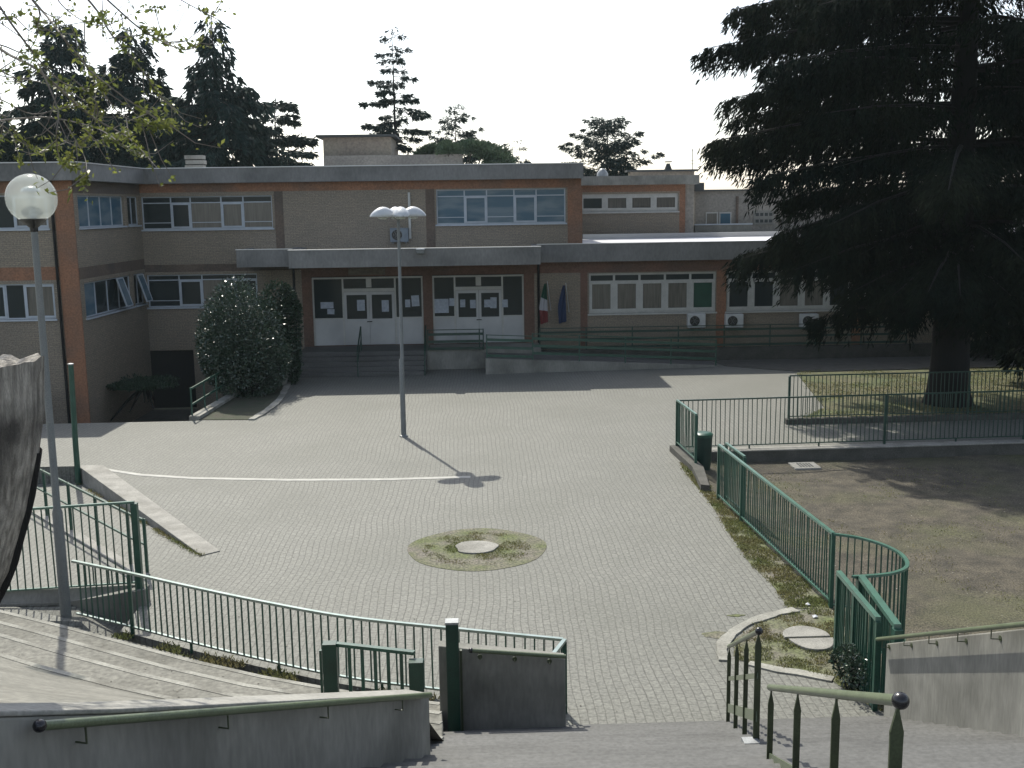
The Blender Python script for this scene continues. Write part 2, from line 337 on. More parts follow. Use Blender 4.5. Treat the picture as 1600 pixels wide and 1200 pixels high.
# grassy patch near the gate, two half slabs
pp = [(3.45, 14.55), (3.8, 15.3), (4.35, 15.85), (5.0, 16.2), (5.56, 16.4), (5.2, 22.8), (5.05, 22.9), (4.85, 20.3), (4.75, 18.3), (4.45, 17.0), (5.0, 16.25), (5.0, 16.2)]
patch = [(3.6, 14.4), (3.75, 15.1), (4.3, 15.75), (5.0, 16.15), (5.6, 16.35), (5.3, 14.0), (5.15, 12.6), (4.95, 12.9), (4.7, 13.75), (4.1, 14.1)]
struct('gate_soil', MB().prism(patch[::-1], -.02, .007), 'moss_soil')
strip = [(5.62, 16.2), (5.25, 22.8), (5.32, 25.4), (5.05, 26.3), (4.98, 25.3), (5.0, 22.5), (4.9, 20.5), (4.85, 18.5), (4.95, 17.2), (4.9, 16.3)]
struct('verge', MB().prism(strip, -.02, .009), 'moss_soil')
def in_poly(x, y, P):
    c = np.zeros(len(x), bool); n = len(P)
    for i in range(n):
        x1, y1 = P[i]; x2, y2 = P[(i + 1) % n]
        k = ((y1 > y) != (y2 > y)) & (x < (x2 - x1) * (y - y1) / (y2 - y1 + 1e-12) + x1); c ^= k
    return c
def poly_area(P, sc, th, zf=lambda x, y: .005):
    def f(r, n):
        xs = [p[0] for p in P]; ys = [p[1] for p in P]; x = r.uniform(min(xs), max(xs), n * 3); y = r.uniform(min(ys), max(ys), n * 3)
        k = in_poly(x, y, P); x, y = x[k], y[k]; k = mask_noise(x, y, sc) > th; x, y = x[k][:n], y[k][:n]
        return np.stack([x, y, [zf(a, b_) for a, b_ in zip(x, y)]], 1)
    return f
V1 = np.concatenate([tufts(1500, poly_area(patch, 3.2, -.08), .015, .06, 8), tufts(2600, poly_area(strip, 3.0, -.28), .015, .075, 9)])
tag(quads('weeds', V1, 'grass'), 'short weeds growing along the foot of the green railing', 'weeds', kind='stuff')
gp = [(5.7, 10.5), (34, 10.5), (34, 27.4), (5.7, 27.4)]
def garden_area(r, n):
    x = 5.7 + 24 * r.uniform(0, 1, n) ** 1.3; y = r.uniform(11, 27.3, n); k = mask_noise(x, y, .5) > .02 + .15 * np.sin((y - 13) / 14 * pi); x, y = x[k], y[k]
    return np.stack([x, y, [gz(a, b_) - .005 for a, b_ in zip(x, y)]], 1)
tag(quads('garden_grass', tufts(9000, garden_area, .02, .06, 10, per=4, spread=.05), 'grass'), 'thin grass scattered over the brown earth of the garden', 'grass', kind='stuff')
def lawn_area(r, n):
    x = r.uniform(9.6, 26, n); y = r.uniform(31.1, 40.5, n); k = (x > 10.9 + (y - 33) * .17 - np.clip(33 - y, 0, 9) * .7) & (mask_noise(x, y, .4) > -.15); x, y = x[k], y[k]
    return np.stack([x, y, np.full(len(x), .035)], 1)
tag(quads('lawn_grass', tufts(9000, lawn_area, .03, .09, 12, per=4, spread=.06), 'grass'), 'grass of the lawn under the big cedar', 'grass', kind='stuff')
def half_slab(cx, cy, up, rx, ry):
    a = np.linspace(0, pi, 16) if up else np.linspace(pi, 2 * pi, 16); q = [(cx + cos(t_) * rx * (1 + .05 * sin(3 * t_)), cy + sin(t_) * ry) for t_ in a]
    return MB().prism(q, 0, .05)
tag(half_slab(4.83, 15.05, True, .34, .42).build('concrete_slab', 'kerb', bevel=.008), 'far half of the broken round concrete slab in the weeds by the gate', 'concrete slab', 'broken slab halves')
tag(half_slab(4.86, 14.99, False, .33, .42).build('concrete_slab', 'kerb', bevel=.008), 'near half of the broken round concrete slab in the weeds by the gate', 'concrete slab', 'broken slab halves')
# broken pale edging round the weeds
def edging(pts, wd, z1, name, label, m='nosing', z0=-.1):
    L_ = []; R_ = []
    for i, p in enumerate(pts):
        a = Vector(pts[max(i - 1, 0)]); b_ = Vector(pts[min(i + 1, len(pts) - 1)]); d = (b_ - a).normalized(); nrm = Vector((-d.y, d.x)); j = random.uniform(-.02, .02)
        L_.append(Vector(p) + nrm * (wd / 2 + j)); R_.append(Vector(p) - nrm * (wd / 2 + j))
    q = [tuple(v) for v in R_] + [tuple(v) for v in L_[::-1]]
    zz = z1 if not isinstance(z1, (list, tuple)) else list(z1) + list(z1)[::-1]
    return tag(MB().prism(q, z0, zz).build(name, m, bevel=.006), label, 'kerb')
def smooth_pts(P, n=6):
    o = []; P = [Vector(p) for p in P]
    for i in range(len(P) - 1):
        p0, p1, p2, p3 = P[max(i - 1, 0)], P[i], P[i + 1], P[min(i + 2, len(P) - 1)]
        for k in range(n):
            t_ = k / n; o.append(.5 * ((2 * p1) + (p2 - p0) * t_ + (2 * p0 - 5 * p1 + 4 * p2 - p3) * t_ * t_ + (3 * p1 - p0 - 3 * p2 + p3) * t_ ** 3))
    o.append(P[-1]); return o
edging([tuple(p) for p in smooth_pts([(3.42, 14.35), (3.55, 14.95), (4.0, 15.6), (4.55, 16.0), (5.0, 16.2)])], .17, .03, 'stone_edging', 'curved pale stone edging on the plaza side of the weed patch')
edging([(3.75, 14.25), (4.1, 14.0), (4.35, 13.9), (4.75, 13.65)], .17, .025, 'stone_edging', 'broken pale stone edging nearest the bottom of the stairs')

def blob(cx, cy, rx, ry, seed, n=22):
    r_ = random.Random(seed); ks = [r_.uniform(.6, 1.15) for _ in range(n)]; return [(cx + cos(2 * pi * i / n) * rx * (ks[i] + ks[(i + 1) % n]) / 2, cy + sin(2 * pi * i / n) * ry * (ks[i] + ks[(i + 1) % n]) / 2) for i in range(n)]
for i_, (px, py, rx, ry) in enumerate(((1122, 992, .26, .14), (1150, 962, .16, .05))):
    c_ = gr(px, py); struct('worn_paving', MB().prism(blob(c_.x, c_.y, rx, ry, i_), -.02, .005 + i_ * .002), 'moss_soil')
# wedge kerb by the ramp
wk = MB().prism([(-5.22, 19.7), (-4.93, 19.95), (-9.6, 27.35), (-10.25, 27.35)], -1.2, [.02, .02, .012, .012])
tag(wk.build('ramp_kerb', 'kerb', bevel=.01), 'long pale wedge shaped kerb along the top of the ramp', 'kerb')
tag(MB().bar((-5.95, 18.6, -.1), (-12.4, 26.5, -.1), .22, .26).build('ramp_kerb', 'kerb', bevel=.01), 'straight pale kerb under the two rail ramp railing', 'kerb')

# garden retaining kerb along the second railing
tag(MB().prism([(5.45, 27.25), (45, 28.6), (45, 28.95), (5.45, 27.6)], -1, .0).build('garden_wall', 'dark_kerb', bevel=.01), 'low concrete retaining kerb dividing the path from the garden earth', 'low wall')  # dark body colour holds the shade on the near face
_gw = bpy.data.objects['garden_wall']; _c = MB().prism([(5.45, 27.23), (45, 28.58), (45, 28.97), (5.45, 27.62)], .001, .035).build('coping', 'kerb', _gw, bevel=.008)  # lighter strip paints the sunlit top of the kerb
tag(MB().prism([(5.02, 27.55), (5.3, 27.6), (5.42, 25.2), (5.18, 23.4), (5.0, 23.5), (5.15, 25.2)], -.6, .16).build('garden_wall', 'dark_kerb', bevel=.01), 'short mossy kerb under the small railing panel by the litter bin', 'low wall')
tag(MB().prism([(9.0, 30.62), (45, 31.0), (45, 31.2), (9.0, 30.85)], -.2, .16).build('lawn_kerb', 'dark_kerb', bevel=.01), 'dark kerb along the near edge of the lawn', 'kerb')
# entrance steps side of hedge bed
edging([tuple(p) for p in smooth_pts([(-6.95, 32.95), (-6.75, 34.5), (-6.7, 36.5), (-6.85, 38.3), (-7.0, 40.0)])], .22, .05, 'bed_kerb', 'pale curved kerb round the big bush bed')
edging([(-8.75, 33.2), (-8.45, 37.6), (-8.35, 41)], .3, .12, 'bed_kerb', 'pale sloping kerb beside the sunken court railing')
struct('bush_bed', MB().prism([(-8.6, 33.15), (-7.0, 33.0), (-6.8, 36), (-7.0, 41.2), (-8.3, 41.2)], -.02, .02), 'shaded_bed_soil')

# ================================================================ SCHOOL BUILDING
YF = 44.5
school = thing('school_building', (-2, YF, 0), 'two storey brick school with orange bands and two glazed entrances behind the plaza', 'school building')
class PF:                                            # a facade plane: u along the wall, d inwards
    def __init__(s, o, u, n): s.o = Vector(o); s.u = Vector(u); s.n = Vector(n)
    def box(s, mb, u0, u1, d0, d1, z0, z1):
        vs = []
        for z in (z0, z1):
            for (a, b_) in ((u0, d0), (u1, d0), (u1, d1), (u0, d1)):
                p = s.o + s.u * a + s.n * b_; vs.append((p.x, p.y, z))
        mb.add(vs, [(0, 3, 2, 1), (4, 5, 6, 7), (0, 1, 5, 4), (1, 2, 6, 5), (2, 3, 7, 6), (3, 0, 4, 7)])
front = PF((0, YF, 0), (1, 0, 0), (0, 1, 0))
def wall(pf, name, m, u0, u1, z0, z1, holes, parent, th=.3, d0=0.0):
    us = sorted({u0, u1, *[h[0] for h in holes], *[h[1] for h in holes]}); us = [u for u in us if u0 <= u <= u1]
    mb = MB()
    for i in range(len(us) - 1):
        a, b_ = us[i], us[i + 1]; mid = (a + b_) / 2
        hs = sorted([(h[2], h[3]) for h in holes if h[0] < mid < h[1] and h[3] > z0 and h[2] < z1]); z = z0
        for h0, h1 in hs:
            if h0 > z: pf.box(mb, a, b_, d0, th, z, min(h0, z1))
            z = max(z, h1)
        if z < z1: pf.box(mb, a, b_, d0, th, z, z1)
    return mb.build(name, m, parent)
def window(pf, parent, u0, u1, z0, z1, cells, frame_m='grey_frame', transom=None, sill=True, rec=.1, fw=.05, label=None):
    """cells: list of (width weight, kind, glass) kind F fixed, S sash"""
    W = sum(c[0] for c in cells); fr = MB(); n_ = len(cells)
    pf.box(fr, u0, u1, rec, rec + .06, z0, z0 + fw); pf.box(fr, u0, u1, rec, rec + .06, z1 - fw, z1)
    u = u0; gl = {}
    for i, (wt, k, g_) in enumerate(cells):
        du = (u1 - u0) * wt / W; a, b_ = u, u + du
        pf.box(fr, a - (.0 if i == 0 else fw / 2), a + (fw if i == 0 else fw / 2), rec + .003, rec + .057, z0 + fw, z1 - fw)
        if i == n_ - 1: pf.box(fr, b_ - fw, b_, rec + .003, rec + .057, z0 + fw, z1 - fw)
        tz = z1 - (z1 - z0) * transom if transom else z1 - fw
        if transom: pf.box(fr, a + fw / 2, b_ - fw / 2, rec + .006, rec + .054, tz - .02, tz + .02)
        if k == 'F' and transom: pf.box(fr, a + fw / 2, b_ - fw / 2, rec + .006, rec + .054, z0 + (z1 - z0) * .2 - .015, z0 + (z1 - z0) * .2 + .015)
        if k in 'SB':
            q = .06 if k == 'S' else .10; zz = tz - .02 if transom else tz
            e0, e1 = a + fw / 2, b_ - fw / 2
            pf.box(fr, e0, e0 + q, rec - .02, rec + .003, z0 + fw, zz); pf.box(fr, e1 - q, e1, rec - .02, rec + .003, z0 + fw, zz)
            pf.box(fr, e0 + q, e1 - q, rec - .02, rec + .002, zz - q, zz); pf.box(fr, e0 + q, e1 - q, rec - .02, rec + .002, z0 + fw, z0 + fw + q)
        gl.setdefault(g_, MB()); pf.box(gl[g_], a + fw / 2, b_ - fw / 2, rec + .03, rec + .036, z0 + fw, tz - .02 if transom else tz)
        if transom:
            g2 = 'dark_glass' if g_ != 'sky_painted_glass' else g_
            gl.setdefault(g2, MB()); pf.box(gl[g2], a + fw / 2, b_ - fw / 2, rec + .03, rec + .036, tz + .02, z1 - fw)
        u = b_
    f = fr.build('window', frame_m, parent)
    if label: f['label'] = label
    for g_, mb in gl.items(): mb.build('pane', g_, f)
    if sill:
        s_ = MB(); pf.box(s_, u0 - .05, u1 + .05, -.07, rec, z0 - .06, z0); s_.build('sill', 'grey_frame' if frame_m == 'grey_frame' else 'white_frame', f)
    return f
D, C_, B_, G_ = 'dark_glass', 'curtain_glass', 'sky_painted_glass', 'green_blind'
zT, zP = 8.05, 7.47
# holes in the front wall
H = [(-13.32, -8.1, 5.66, 6.97), (-1.49, 3.76, 5.70, 7.10), (-13.3, -8.85, 2.52, 3.84), (-6.66, -2.13, .8, 3.66), (-1.74, 2.02, .8, 3.66),
     (4.7, 9.98, 1.95, 3.62), (10.42, 15.7, 1.95, 3.62), (16.15, 21.4, 1.95, 3.62), (-13.35, -11.6, -1.7, .75)]
wall(front, 'wall', 'brick', -13.35, 4.4, 4.25, 7.12, H, school)
wall(front, 'wall', 'brick', -13.35, -7.05, -1.7, 3.95, H, school)
wall(front, 'wall', 'brick', 2.45, 30, -.3, 3.66, H, school)
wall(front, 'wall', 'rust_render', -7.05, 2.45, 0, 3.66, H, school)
bm_ = MB(); front.box(bm_, -13.35, 4.4, -.004, .3, 7.12, zP); bm_.build('orange_band', 'orange_render', school)
bm_ = MB(); front.box(bm_, -13.35, -7.05, -.004, .3, 3.95, 4.25); bm_.build('orange_band', 'brown_render', school)
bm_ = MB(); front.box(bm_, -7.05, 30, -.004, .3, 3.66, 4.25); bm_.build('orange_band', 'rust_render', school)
for a, b_, z0, z1, m_ in ((-8.0, -7.66, 4.25, 7.12, 'brown_render'), (-1.92, -1.56, 4.25, 7.12, 'brown_render'), (3.84, 4.44, 4.25, 7.12, 'orange_render'),
                          (10.0, 10.4, 0, 3.66, 'orange_render'), (15.72, 16.12, 0, 3.66, 'orange_render'), (4.35, 4.64, .6, 3.66, 'rust_render')):
    q = MB(); front.box(q, a, b_, -.02, .0, z0, z1); q.build('pillar', m_, school)
q = MB(); front.box(q, 4.1, 4.4, .3, 8.5, 4.9, 7.47); q.build('wall', 'brick', school)
# left wing
YW = 38.0
wf = PF((0, YW, 0), (1, 0, 0), (0, 1, 0)); ws = PF((-13.65, YW, 0), (.3 / 6.5, 1, 0), (-1, 0, 0))
HW = [(-17.6, -14.55, 5.86, 7.0), (-22.5, -17.95, 5.86, 7.0), (-17.6, -14.55, 2.75, 3.98), (-22.5, -17.95, 2.75, 3.98)]
wall(wf, 'wall', 'brick', -30, -14.3, 4.55, 7.08, HW, school); wall(wf, 'wall', 'brick', -30, -14.3, -1.7, 4.1, HW, school)
q = MB(); wf.box(q, -30, -14.3, -.004, .3, 4.1, 4.55); wf.box(q, -30, -14.3, -.004, .3, 7.08, zP); q.build('orange_band', 'orange_render', school)
q = MB(); wf.box(q, -14.3, -13.66, -.03, .3, -1.7, zP); q.build('pillar', 'orange_render', school)
HS = [(.35, 4.7, 5.86, 6.98), (5.05, 6.3, 5.86, 6.98), (.35, 4.9, 2.72, 3.95), (5.2, 6.35, 2.72, 3.95)]
wall(ws, 'wall', 'brick', .02, 6.5, 4.5, 7.05, HS, school); wall(ws, 'wall', 'brick', .02, 6.5, -1.7, 4.1, HS, school)
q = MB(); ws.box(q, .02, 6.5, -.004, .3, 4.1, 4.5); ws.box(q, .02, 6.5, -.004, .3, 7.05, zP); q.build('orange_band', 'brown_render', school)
window(ws, school, .35, 4.7, 5.86, 6.98, [(1, 'P', B_)] * 4, rec=.08); window(ws, school, 5.05, 6.3, 5.86, 6.98, [(1, 'P', D)] * 2, rec=.08)
window(ws, school, .35, 4.9, 2.72, 3.95, [(1, 'P', B_), (1, 'P', D), (1, 'P', D), (1, 'P', D)], rec=.08); window(ws, school, 5.2, 6.35, 2.72, 3.95, [(1, 'P', D)] * 2, rec=.08)
for yy in (3.3, 5.5):                               # the two sashes tilted open outwards
    p = ws.o + ws.u * yy; s_ = MB()
    for a, b_ in ((0, 1),):
        y0, y1 = p.y + .05, p.y + .75; x0 = p.x + .02; x1 = p.x + .34
        s_.bar((x0, y0, 3.9), (x1, y0, 2.85), .05, .05); s_.bar((x0, y1, 3.9), (x1, y1, 2.85), .05, .05); s_.bar((x0, y0, 3.9), (x0, y1, 3.9), .05, .05); s_.bar((x1, y0, 2.85), (x1, y1, 2.85), .05, .05)
    so = s_.build('open_sash', 'grey_frame', school)
    MB().add([(x0, y0, 3.9), (x0, y1, 3.9), (x1, y1, 2.85), (x1, y0, 2.85), (x0 + .01, y0, 3.9), (x0 + .01, y1, 3.9), (x1 + .01, y1, 2.85), (x1 + .01, y0, 2.85)],
             [(0, 1, 2, 3), (7, 6, 5, 4), (0, 4, 5, 1), (1, 5, 6, 2), (2, 6, 7, 3), (3, 7, 4, 0)]).build('pane', B_, so)
window(wf, school, -17.6, -14.55, 5.86, 7.0, [(1, 'S', C_), (.6, 'F', D), (1, 'S', C_)], rec=.08)
window(wf, school, -22.5, -17.95, 5.86, 7.0, [(1, 'F', D), (1, 'S', C_), (1, 'F', D)], rec=.08)
window(wf, school, -17.6, -14.55, 2.75, 3.98, [(.3, 'F', D), (1, 'S', D), (.6, 'F', D), (1, 'S', C_)], rec=.08)
window(wf, school, -22.5, -17.95, 2.75, 3.98, [(1, 'F', D), (1, 'S', D), (1, 'F', D)], rec=.08)
# front windows
window(front, school, -13.32, -8.1, 5.66, 6.97, [(47, 'F', D), (32, 'S', D), (50, 'F', C_), (36, 'S', C_), (48, 'F', C_)], transom=.2)
window(front, school, -1.49, 3.76, 5.70, 7.10, [(44, 'F', B_), (35, 'S', B_), (43, 'F', B_), (35, 'S', B_), (46, 'F', B_)], transom=.2, label='five bay upper window with blue sky and cloud painted into its panes')
window(front, school, -13.3, -8.85, 2.52, 3.84, [(47, 'F', D), (34, 'S', D), (48, 'F', C_), (35, 'S', D)], transom=.17)
window(front, school, 4.7, 9.98, 1.95, 3.62, [(1, 'B', C_), (1, 'B', C_), (1, 'B', C_), (1, 'B', C_), (1, 'B', G_)], 'white_frame', transom=.2, fw=.09)
window(front, school, 10.42, 15.7, 1.95, 3.62, [(1, 'B', D), (1, 'B', D), (1, 'B', C_), (1, 'B', C_), (1, 'B', D)], 'white_frame', transom=.2, fw=.09)
window(front, school, 16.15, 21.4, 1.95, 3.62, [(1, 'B', D)] * 5, 'white_frame', transom=.2, fw=.09)
# dark basement opening
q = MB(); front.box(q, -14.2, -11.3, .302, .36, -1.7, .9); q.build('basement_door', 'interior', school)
# parapet fascia ring (projects over the walls)
def fascia(pts, z0, z1, th, name='fascia', m='fascia', cop=True):
    """pts: plan polyline of the outer face; thickness inwards (left of direction)"""
    P = [Vector(p) for p in pts]; N_ = []
    for i in range(len(P)):
        ns = []
        if i > 0: d = (P[i] - P[i - 1]).normalized(); ns.append(Vector((-d.y, d.x)))
        if i < len(P) - 1: d = (P[i + 1] - P[i]).normalized(); ns.append(Vector((-d.y, d.x)))
        nn = sum(ns, Vector((0, 0))); nn = nn / nn.dot(ns[0]) if len(ns) > 1 else nn; N_.append(nn)
    poly = P + [P[i] + N_[i] * th for i in range(len(P) - 1, -1, -1)]
    f = MB().prism([tuple(p) for p in poly], z0, z1).build(name, m, school)
    if cop:
        po = [P[i] - N_[i] * .03 for i in range(len(P))] + [P[i] + N_[i] * (th + .03) for i in range(len(P) - 1, -1, -1)]
        MB().prism([tuple(p) for p in po], z1 + .001, z1 + .035).build('coping', 'metal_flashing', f)
fascia([(-30, 37.55), (-13.3, 37.55), (-13.0, 44.1), (4.45, 44.1), (4.45, 52.9)], zP, zT, .25)
MB().prism([(-30, 37.81), (-13.56, 37.81), (-13.26, 44.36), (4.2, 44.36), (4.2, 70), (-30, 70)], zP + .02, zP + .3).build('roof', 'roof_membrane', school)
MB().box(-30, 4.1, 60, 60.3, 0, 7.47).build('wall', 'brick', school)
# entrance canopy and lower roofs
def canopy(x0, x1, y0, z0=4.2, z1=4.86):
    MB().box(x0, x1, y0, y0 + .2, z0, z1).build('canopy_fascia', 'fascia', school)
    MB().box(x0 + .001, x0 + .2, y0 + .2, YF - .03, z0 + .002, z1 - .002).build('canopy_fascia', 'fascia', school)
    MB().box(x1 - .2, x1 - .001, y0 + .2, YF - .03, z0 + .002, z1 - .002).build('canopy_fascia', 'fascia', school)
    MB().box(x0 + .2, x1 - .2, y0 + .2, YF - .01, z1 - .16, z1 - .10).build('canopy_roof', 'roof_membrane', school)
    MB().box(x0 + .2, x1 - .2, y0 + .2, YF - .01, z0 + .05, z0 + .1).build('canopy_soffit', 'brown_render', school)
    MB().box(x0 - .02, x1 + .02, y0 - .02, y0 + .22, z1 + .001, z1 + .03).build('coping', 'metal_flashing', school)
canopy(-6.98, 2.52, 41.2)
canopy(-9.1, -7.0, 42.0, 4.22, 4.88)
MB().box(2.53, 30, 44.1, 44.3, 4.12, 4.84).build('canopy_fascia', 'fascia', school)
MB().box(2.55, 30, 44.08, 44.32, 4.841, 4.87).build('coping', 'metal_flashing', school)
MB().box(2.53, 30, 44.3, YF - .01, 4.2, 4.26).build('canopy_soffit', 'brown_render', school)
MB().box(2.53, 30, 44.3, YF, 4.70, 4.76).build('canopy_roof', 'roof_membrane', school)
MB().box(4.45, 30, YF, 58, 4.70, 4.80).build('roof', 'roof_membrane', school)
MB().box(5.2, 30, 51.9, 52.1, 4.80, 5.02).build('roof_upstand', 'metal_flashing', school)
MB().box(29.9, 30.2, YF, 58, -.3, 4.7).build('wall', 'brick', school)
for x_, y_, z0_, z1_ in ((-14.37, YW - .06, -1.7, zP), (-7.05, 42.6, .3, 4.2), (2.62, YF - .06, .5, 4.15)):
    MB().tube([(x_, y_, z0_), (x_, y_, z1_)], .05, 8).build('downpipe', 'dark_bark', school)
# roof vent stack
q = MB()
for k in range(5): q.box(-12.9 + .03 * (k % 2), -12.1 + .04 * (k % 2), 50, 50.6, 7.8 + k * .22, 7.8 + k * .22 + .17)
q.build('chimney', 'concrete', school)
# recessed upper block on the right
YB = 53.0
bk = PF((0, YB, 0), (1, 0, 0), (0, 1, 0))
bx0, bx1 = at(897, 290, YB).x - .3, at(1071, 290, YB).x
wx0, wx1 = at(907, 304, YB).x, at(1060, 304, YB).x; wz1, wz0 = at(980, 303, YB).z, at(980, 331, YB).z
pz = at(980, 289, YB).z; tz_ = at(980, 275, YB).z
wall(bk, 'wall', 'brick', bx0, wx1 + .06, 4.75, wz1 + .1, [(wx0, wx1, wz0, wz1)], school)
q = MB(); bk.box(q, bx0, bx1, -.004, .3, wz1 + .1, pz); bk.box(q, wx1 + .06, bx1, -.004, .3, 4.75, wz1 + .1); q.build('orange_band', 'orange_render', school)
q = MB(); bk.box(q, bx0, bx1 + .6, -.4, 0, pz, tz_); q.build('fascia', 'concrete', school)
q = MB(); bk.box(q, bx0, bx1 + .6, 0, 5.9, pz, tz_ - .12); q.build('roof', 'roof_membrane', school)
q = MB(); bk.box(q, bx1, bx1 + .45, .15, 4, 4.8, pz - .01); q.build('wall', 'beige_wall', school)
window(bk, school, wx0, wx1, wz0, wz1, [(1, 'B', D), (1, 'B', C_), (1, 'B', C_), (1, 'B', C_)], 'white_frame', rec=.08, fw=.09)
# ---- entrances
def entrance(u0, u1, cols, label):
    """cols = side | door zone | side widths; two leaves in the door zone"""
    z0, z1 = .82, 3.62; W = sum(cols); a1 = u0 + (u1 - u0) * cols[0] / W; a2 = u0 + (u1 - u0) * (cols[0] + cols[1]) / W
    fr = MB(); r0, r1 = .10, .17; f = .07
    for a in (u0, a1 - f / 2, a2 - f / 2, u1 - f): front.box(fr, a, a + f, r0, r1, z0, z1)
    front.box(fr, u0 + f, a1 - f / 2, r0 + .003, r1 - .003, z1 - f, z1); front.box(fr, a1 + f / 2, a2 - f / 2, r0 + .003, r1 - .003, z1 - f, z1); front.box(fr, a2 + f / 2, u1 - f, r0 + .003, r1 - .003, z1 - f, z1)
    zd = z0 + 2.2; zm = z0 + 1.08
    front.box(fr, a1 + f / 2, a2 - f / 2, r0 + .003, r1 - .003, zd, zd + .13)
    mid = (a1 + a2) / 2; front.box(fr, mid - .11, mid + .11, r0 + .005, r1 - .005, zd + .13 + .04, z1 - f)
    for a, b_ in ((u0 + f, a1 - f / 2), (a2 + f / 2, u1 - f)): front.box(fr, a, b_, r0 + .003, r1 - .003, zm, zm + .05)
    fo = fr.build('entrance_frame', 'white_frame', school); fo['label'] = label
    for a, b_ in ((u0 + f, a1 - f / 2), (a2 + f / 2, u1 - f)):
        pn = MB(); front.box(pn, a, b_, r0 + .02, r1 - .02, z0, zm); pn.build('panel', 'door_panel', fo)
    gl = MB()
    for a, b_ in ((u0 + f, a1 - f / 2), (a2 + f / 2, u1 - f)): front.box(gl, a, b_, r0 + .03, r0 + .036, zm + .05, z1 - f)
    front.box(gl, a1 + f / 2, mid - .11, r0 + .03, r0 + .036, zd + .13, z1 - f); front.box(gl, mid + .11, a2 - f / 2, r0 + .03, r0 + .036, zd + .13, z1 - f)
    gl.build('pane', 'dark_glass', fo)
    for a, b_, s_ in ((a1 + f / 2 + .005, mid - .005, 1), (mid + .005, a2 - f / 2 - .005, -1)):
        d = MB(); q = .10
        front.box(d, a, a + q, r0 - .02, r0 + .04, z0 + .01, zd - .01); front.box(d, b_ - q, b_, r0 - .02, r0 + .04, z0 + .01, zd - .01)
        front.box(d, a + q, b_ - q, r0 - .018, r0 + .038, zd - .13, zd - .01); front.box(d, a + q, b_ - q, r0 - .012, r0 + .03, z0 + .01, zm)
        do = d.build('door', 'door_panel', school)
        g_ = MB(); front.box(g_, a + q, b_ - q, r0 + .01, r0 + .016, zm, zd - .13); g_.build('pane', 'dark_glass', do)
        h = MB(); hx = b_ - .05 if s_ > 0 else a + .05; front.box(h, hx - .012, hx + .012, r0 - .07, r0 - .02, zm - .12, zm - .10); front.box(h, hx - .05, hx + .05, r0 - .085, r0 - .07, zm - .125, zm - .095)
        h.build('handle', 'black_plastic', do)
    return a1, a2
E1 = entrance(-6.66, -2.13, (48, 82, 44), 'left glazed entrance with white lower panels')
E2 = entrance(-1.74, 2.02, (35, 75, 34), 'right glazed entrance with white lower panels')
# interior behind the glass so nothing shows through
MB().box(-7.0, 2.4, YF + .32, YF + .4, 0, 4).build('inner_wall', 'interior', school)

# notices taped inside the glass
def notice(px, py, wpx, hpx, label, tilt=0.0):
    p = at(px, py, YF + .085); sc = YF / F * 1.0; w_, h_ = wpx * sc, hpx * sc
    o = MB(); o.box(-w_ / 2, w_ / 2, -.002, .002, -h_ / 2, h_ / 2)
    ob = o.build('paper_notice', 'paper'); ob.location = p; ob.rotation_euler = (0, tilt, 0); tag(ob, label, 'notice', 'paper notices taped to the entrance glass')
for a in ((511, 477, 20, 10, 'wide pale notice in the left pane of the left entrance'), (517, 487, 11, 8, 'small notice hanging below the wide one in the left entrance', .05),
          (564, 477, 12, 17, 'notice on the left leaf of the left entrance'), (602, 478, 11, 18, 'notice on the right leaf of the left entrance'),
          (637, 474, 8, 12, 'small notice beside the lamp post line in the left entrance'), (649, 470, 12, 17, 'tall notice high in the right pane of the left entrance', -.05),
          (690, 478, 22, 22, 'large bluish poster in the left pane of the right entrance'), (706, 472, 8, 12, 'small sheet overlapping the large bluish poster', .04),
          (723, 474, 8, 12, 'narrow notice at left of the left leaf of the right entrance'), (739, 475, 9, 13, 'narrow notice at right of the left leaf of the right entrance'),
          (763, 474, 13, 12, 'notice on the left half of the right leaf of the right entrance'), (771, 473, 10, 17, 'taller notice on the right leaf of the right entrance', .03),
          (789, 474, 9, 12, 'notice in the right pane of the right entrance')):
    notice(*a[:4], a[4], a[5] if len(a) > 5 else 0)
# plaque above the entrance
p = at(573, 424, YF - .03); q = MB().box(p.x - .75, p.x + .75, YF - .05, YF - .006, p.z - .14, p.z + .14)
tag(q.build('name_plaque', 'sign_board', bevel=.01), 'worn brown name board above the left entrance', 'sign')

# ---- entrance steps, landing, ramp
st = thing('entrance_steps', (-4.5, 41.4, 0), 'low grey entrance steps and landing in front of the glazed doors', 'steps')
def step_part(k, y0, y1, z1, x0=-7.0, x1=-1.95): MB().box(x0, x1, y0, y1, 0.004, z1).build('step', 'stair_stone', st, bevel=.012)
for k in range(4): step_part(k, 41.35 + .32 * k, 41.35 + .32 * (k + 1) - .001, .16 * (k + 1))
MB().box(-7.0, -1.95, 42.63, YF - .02, .004, .80).build('landing', 'stair_stone', st, bevel=.012)
MB().box(-1.949, 2.6, 42.75, YF - .02, .004, .80).build('landing', 'concrete', st, bevel=.012)
rp_ = thing('access_ramp', (4.5, 41.5, 0), 'long shallow concrete wheelchair ramp right of the entrance steps', 'ramp')
MB().prism([(.36, 41.3), (9.6, 42.1), (9.6, 42.35), (.36, 41.55)], 0.0, [.62, .04, .04, .62]).build('side_wall', 'concrete', rp_)
MB().prism([(.36, 41.551), (9.6, 42.351), (9.6, 43.5), (2.61, 43.5), (2.61, 42.74), (.36, 42.74)], 0.0, [.56, .01, .01, .50, .56, .66]).build('ramp_surface', 'stair_stone', rp_)
MB().box(2.62, 24, 43.75, 43.95, 0, .55).build('rear_wall', 'dark_kerb', rp_)  # wall colour darkened to stand for cedar and building shade
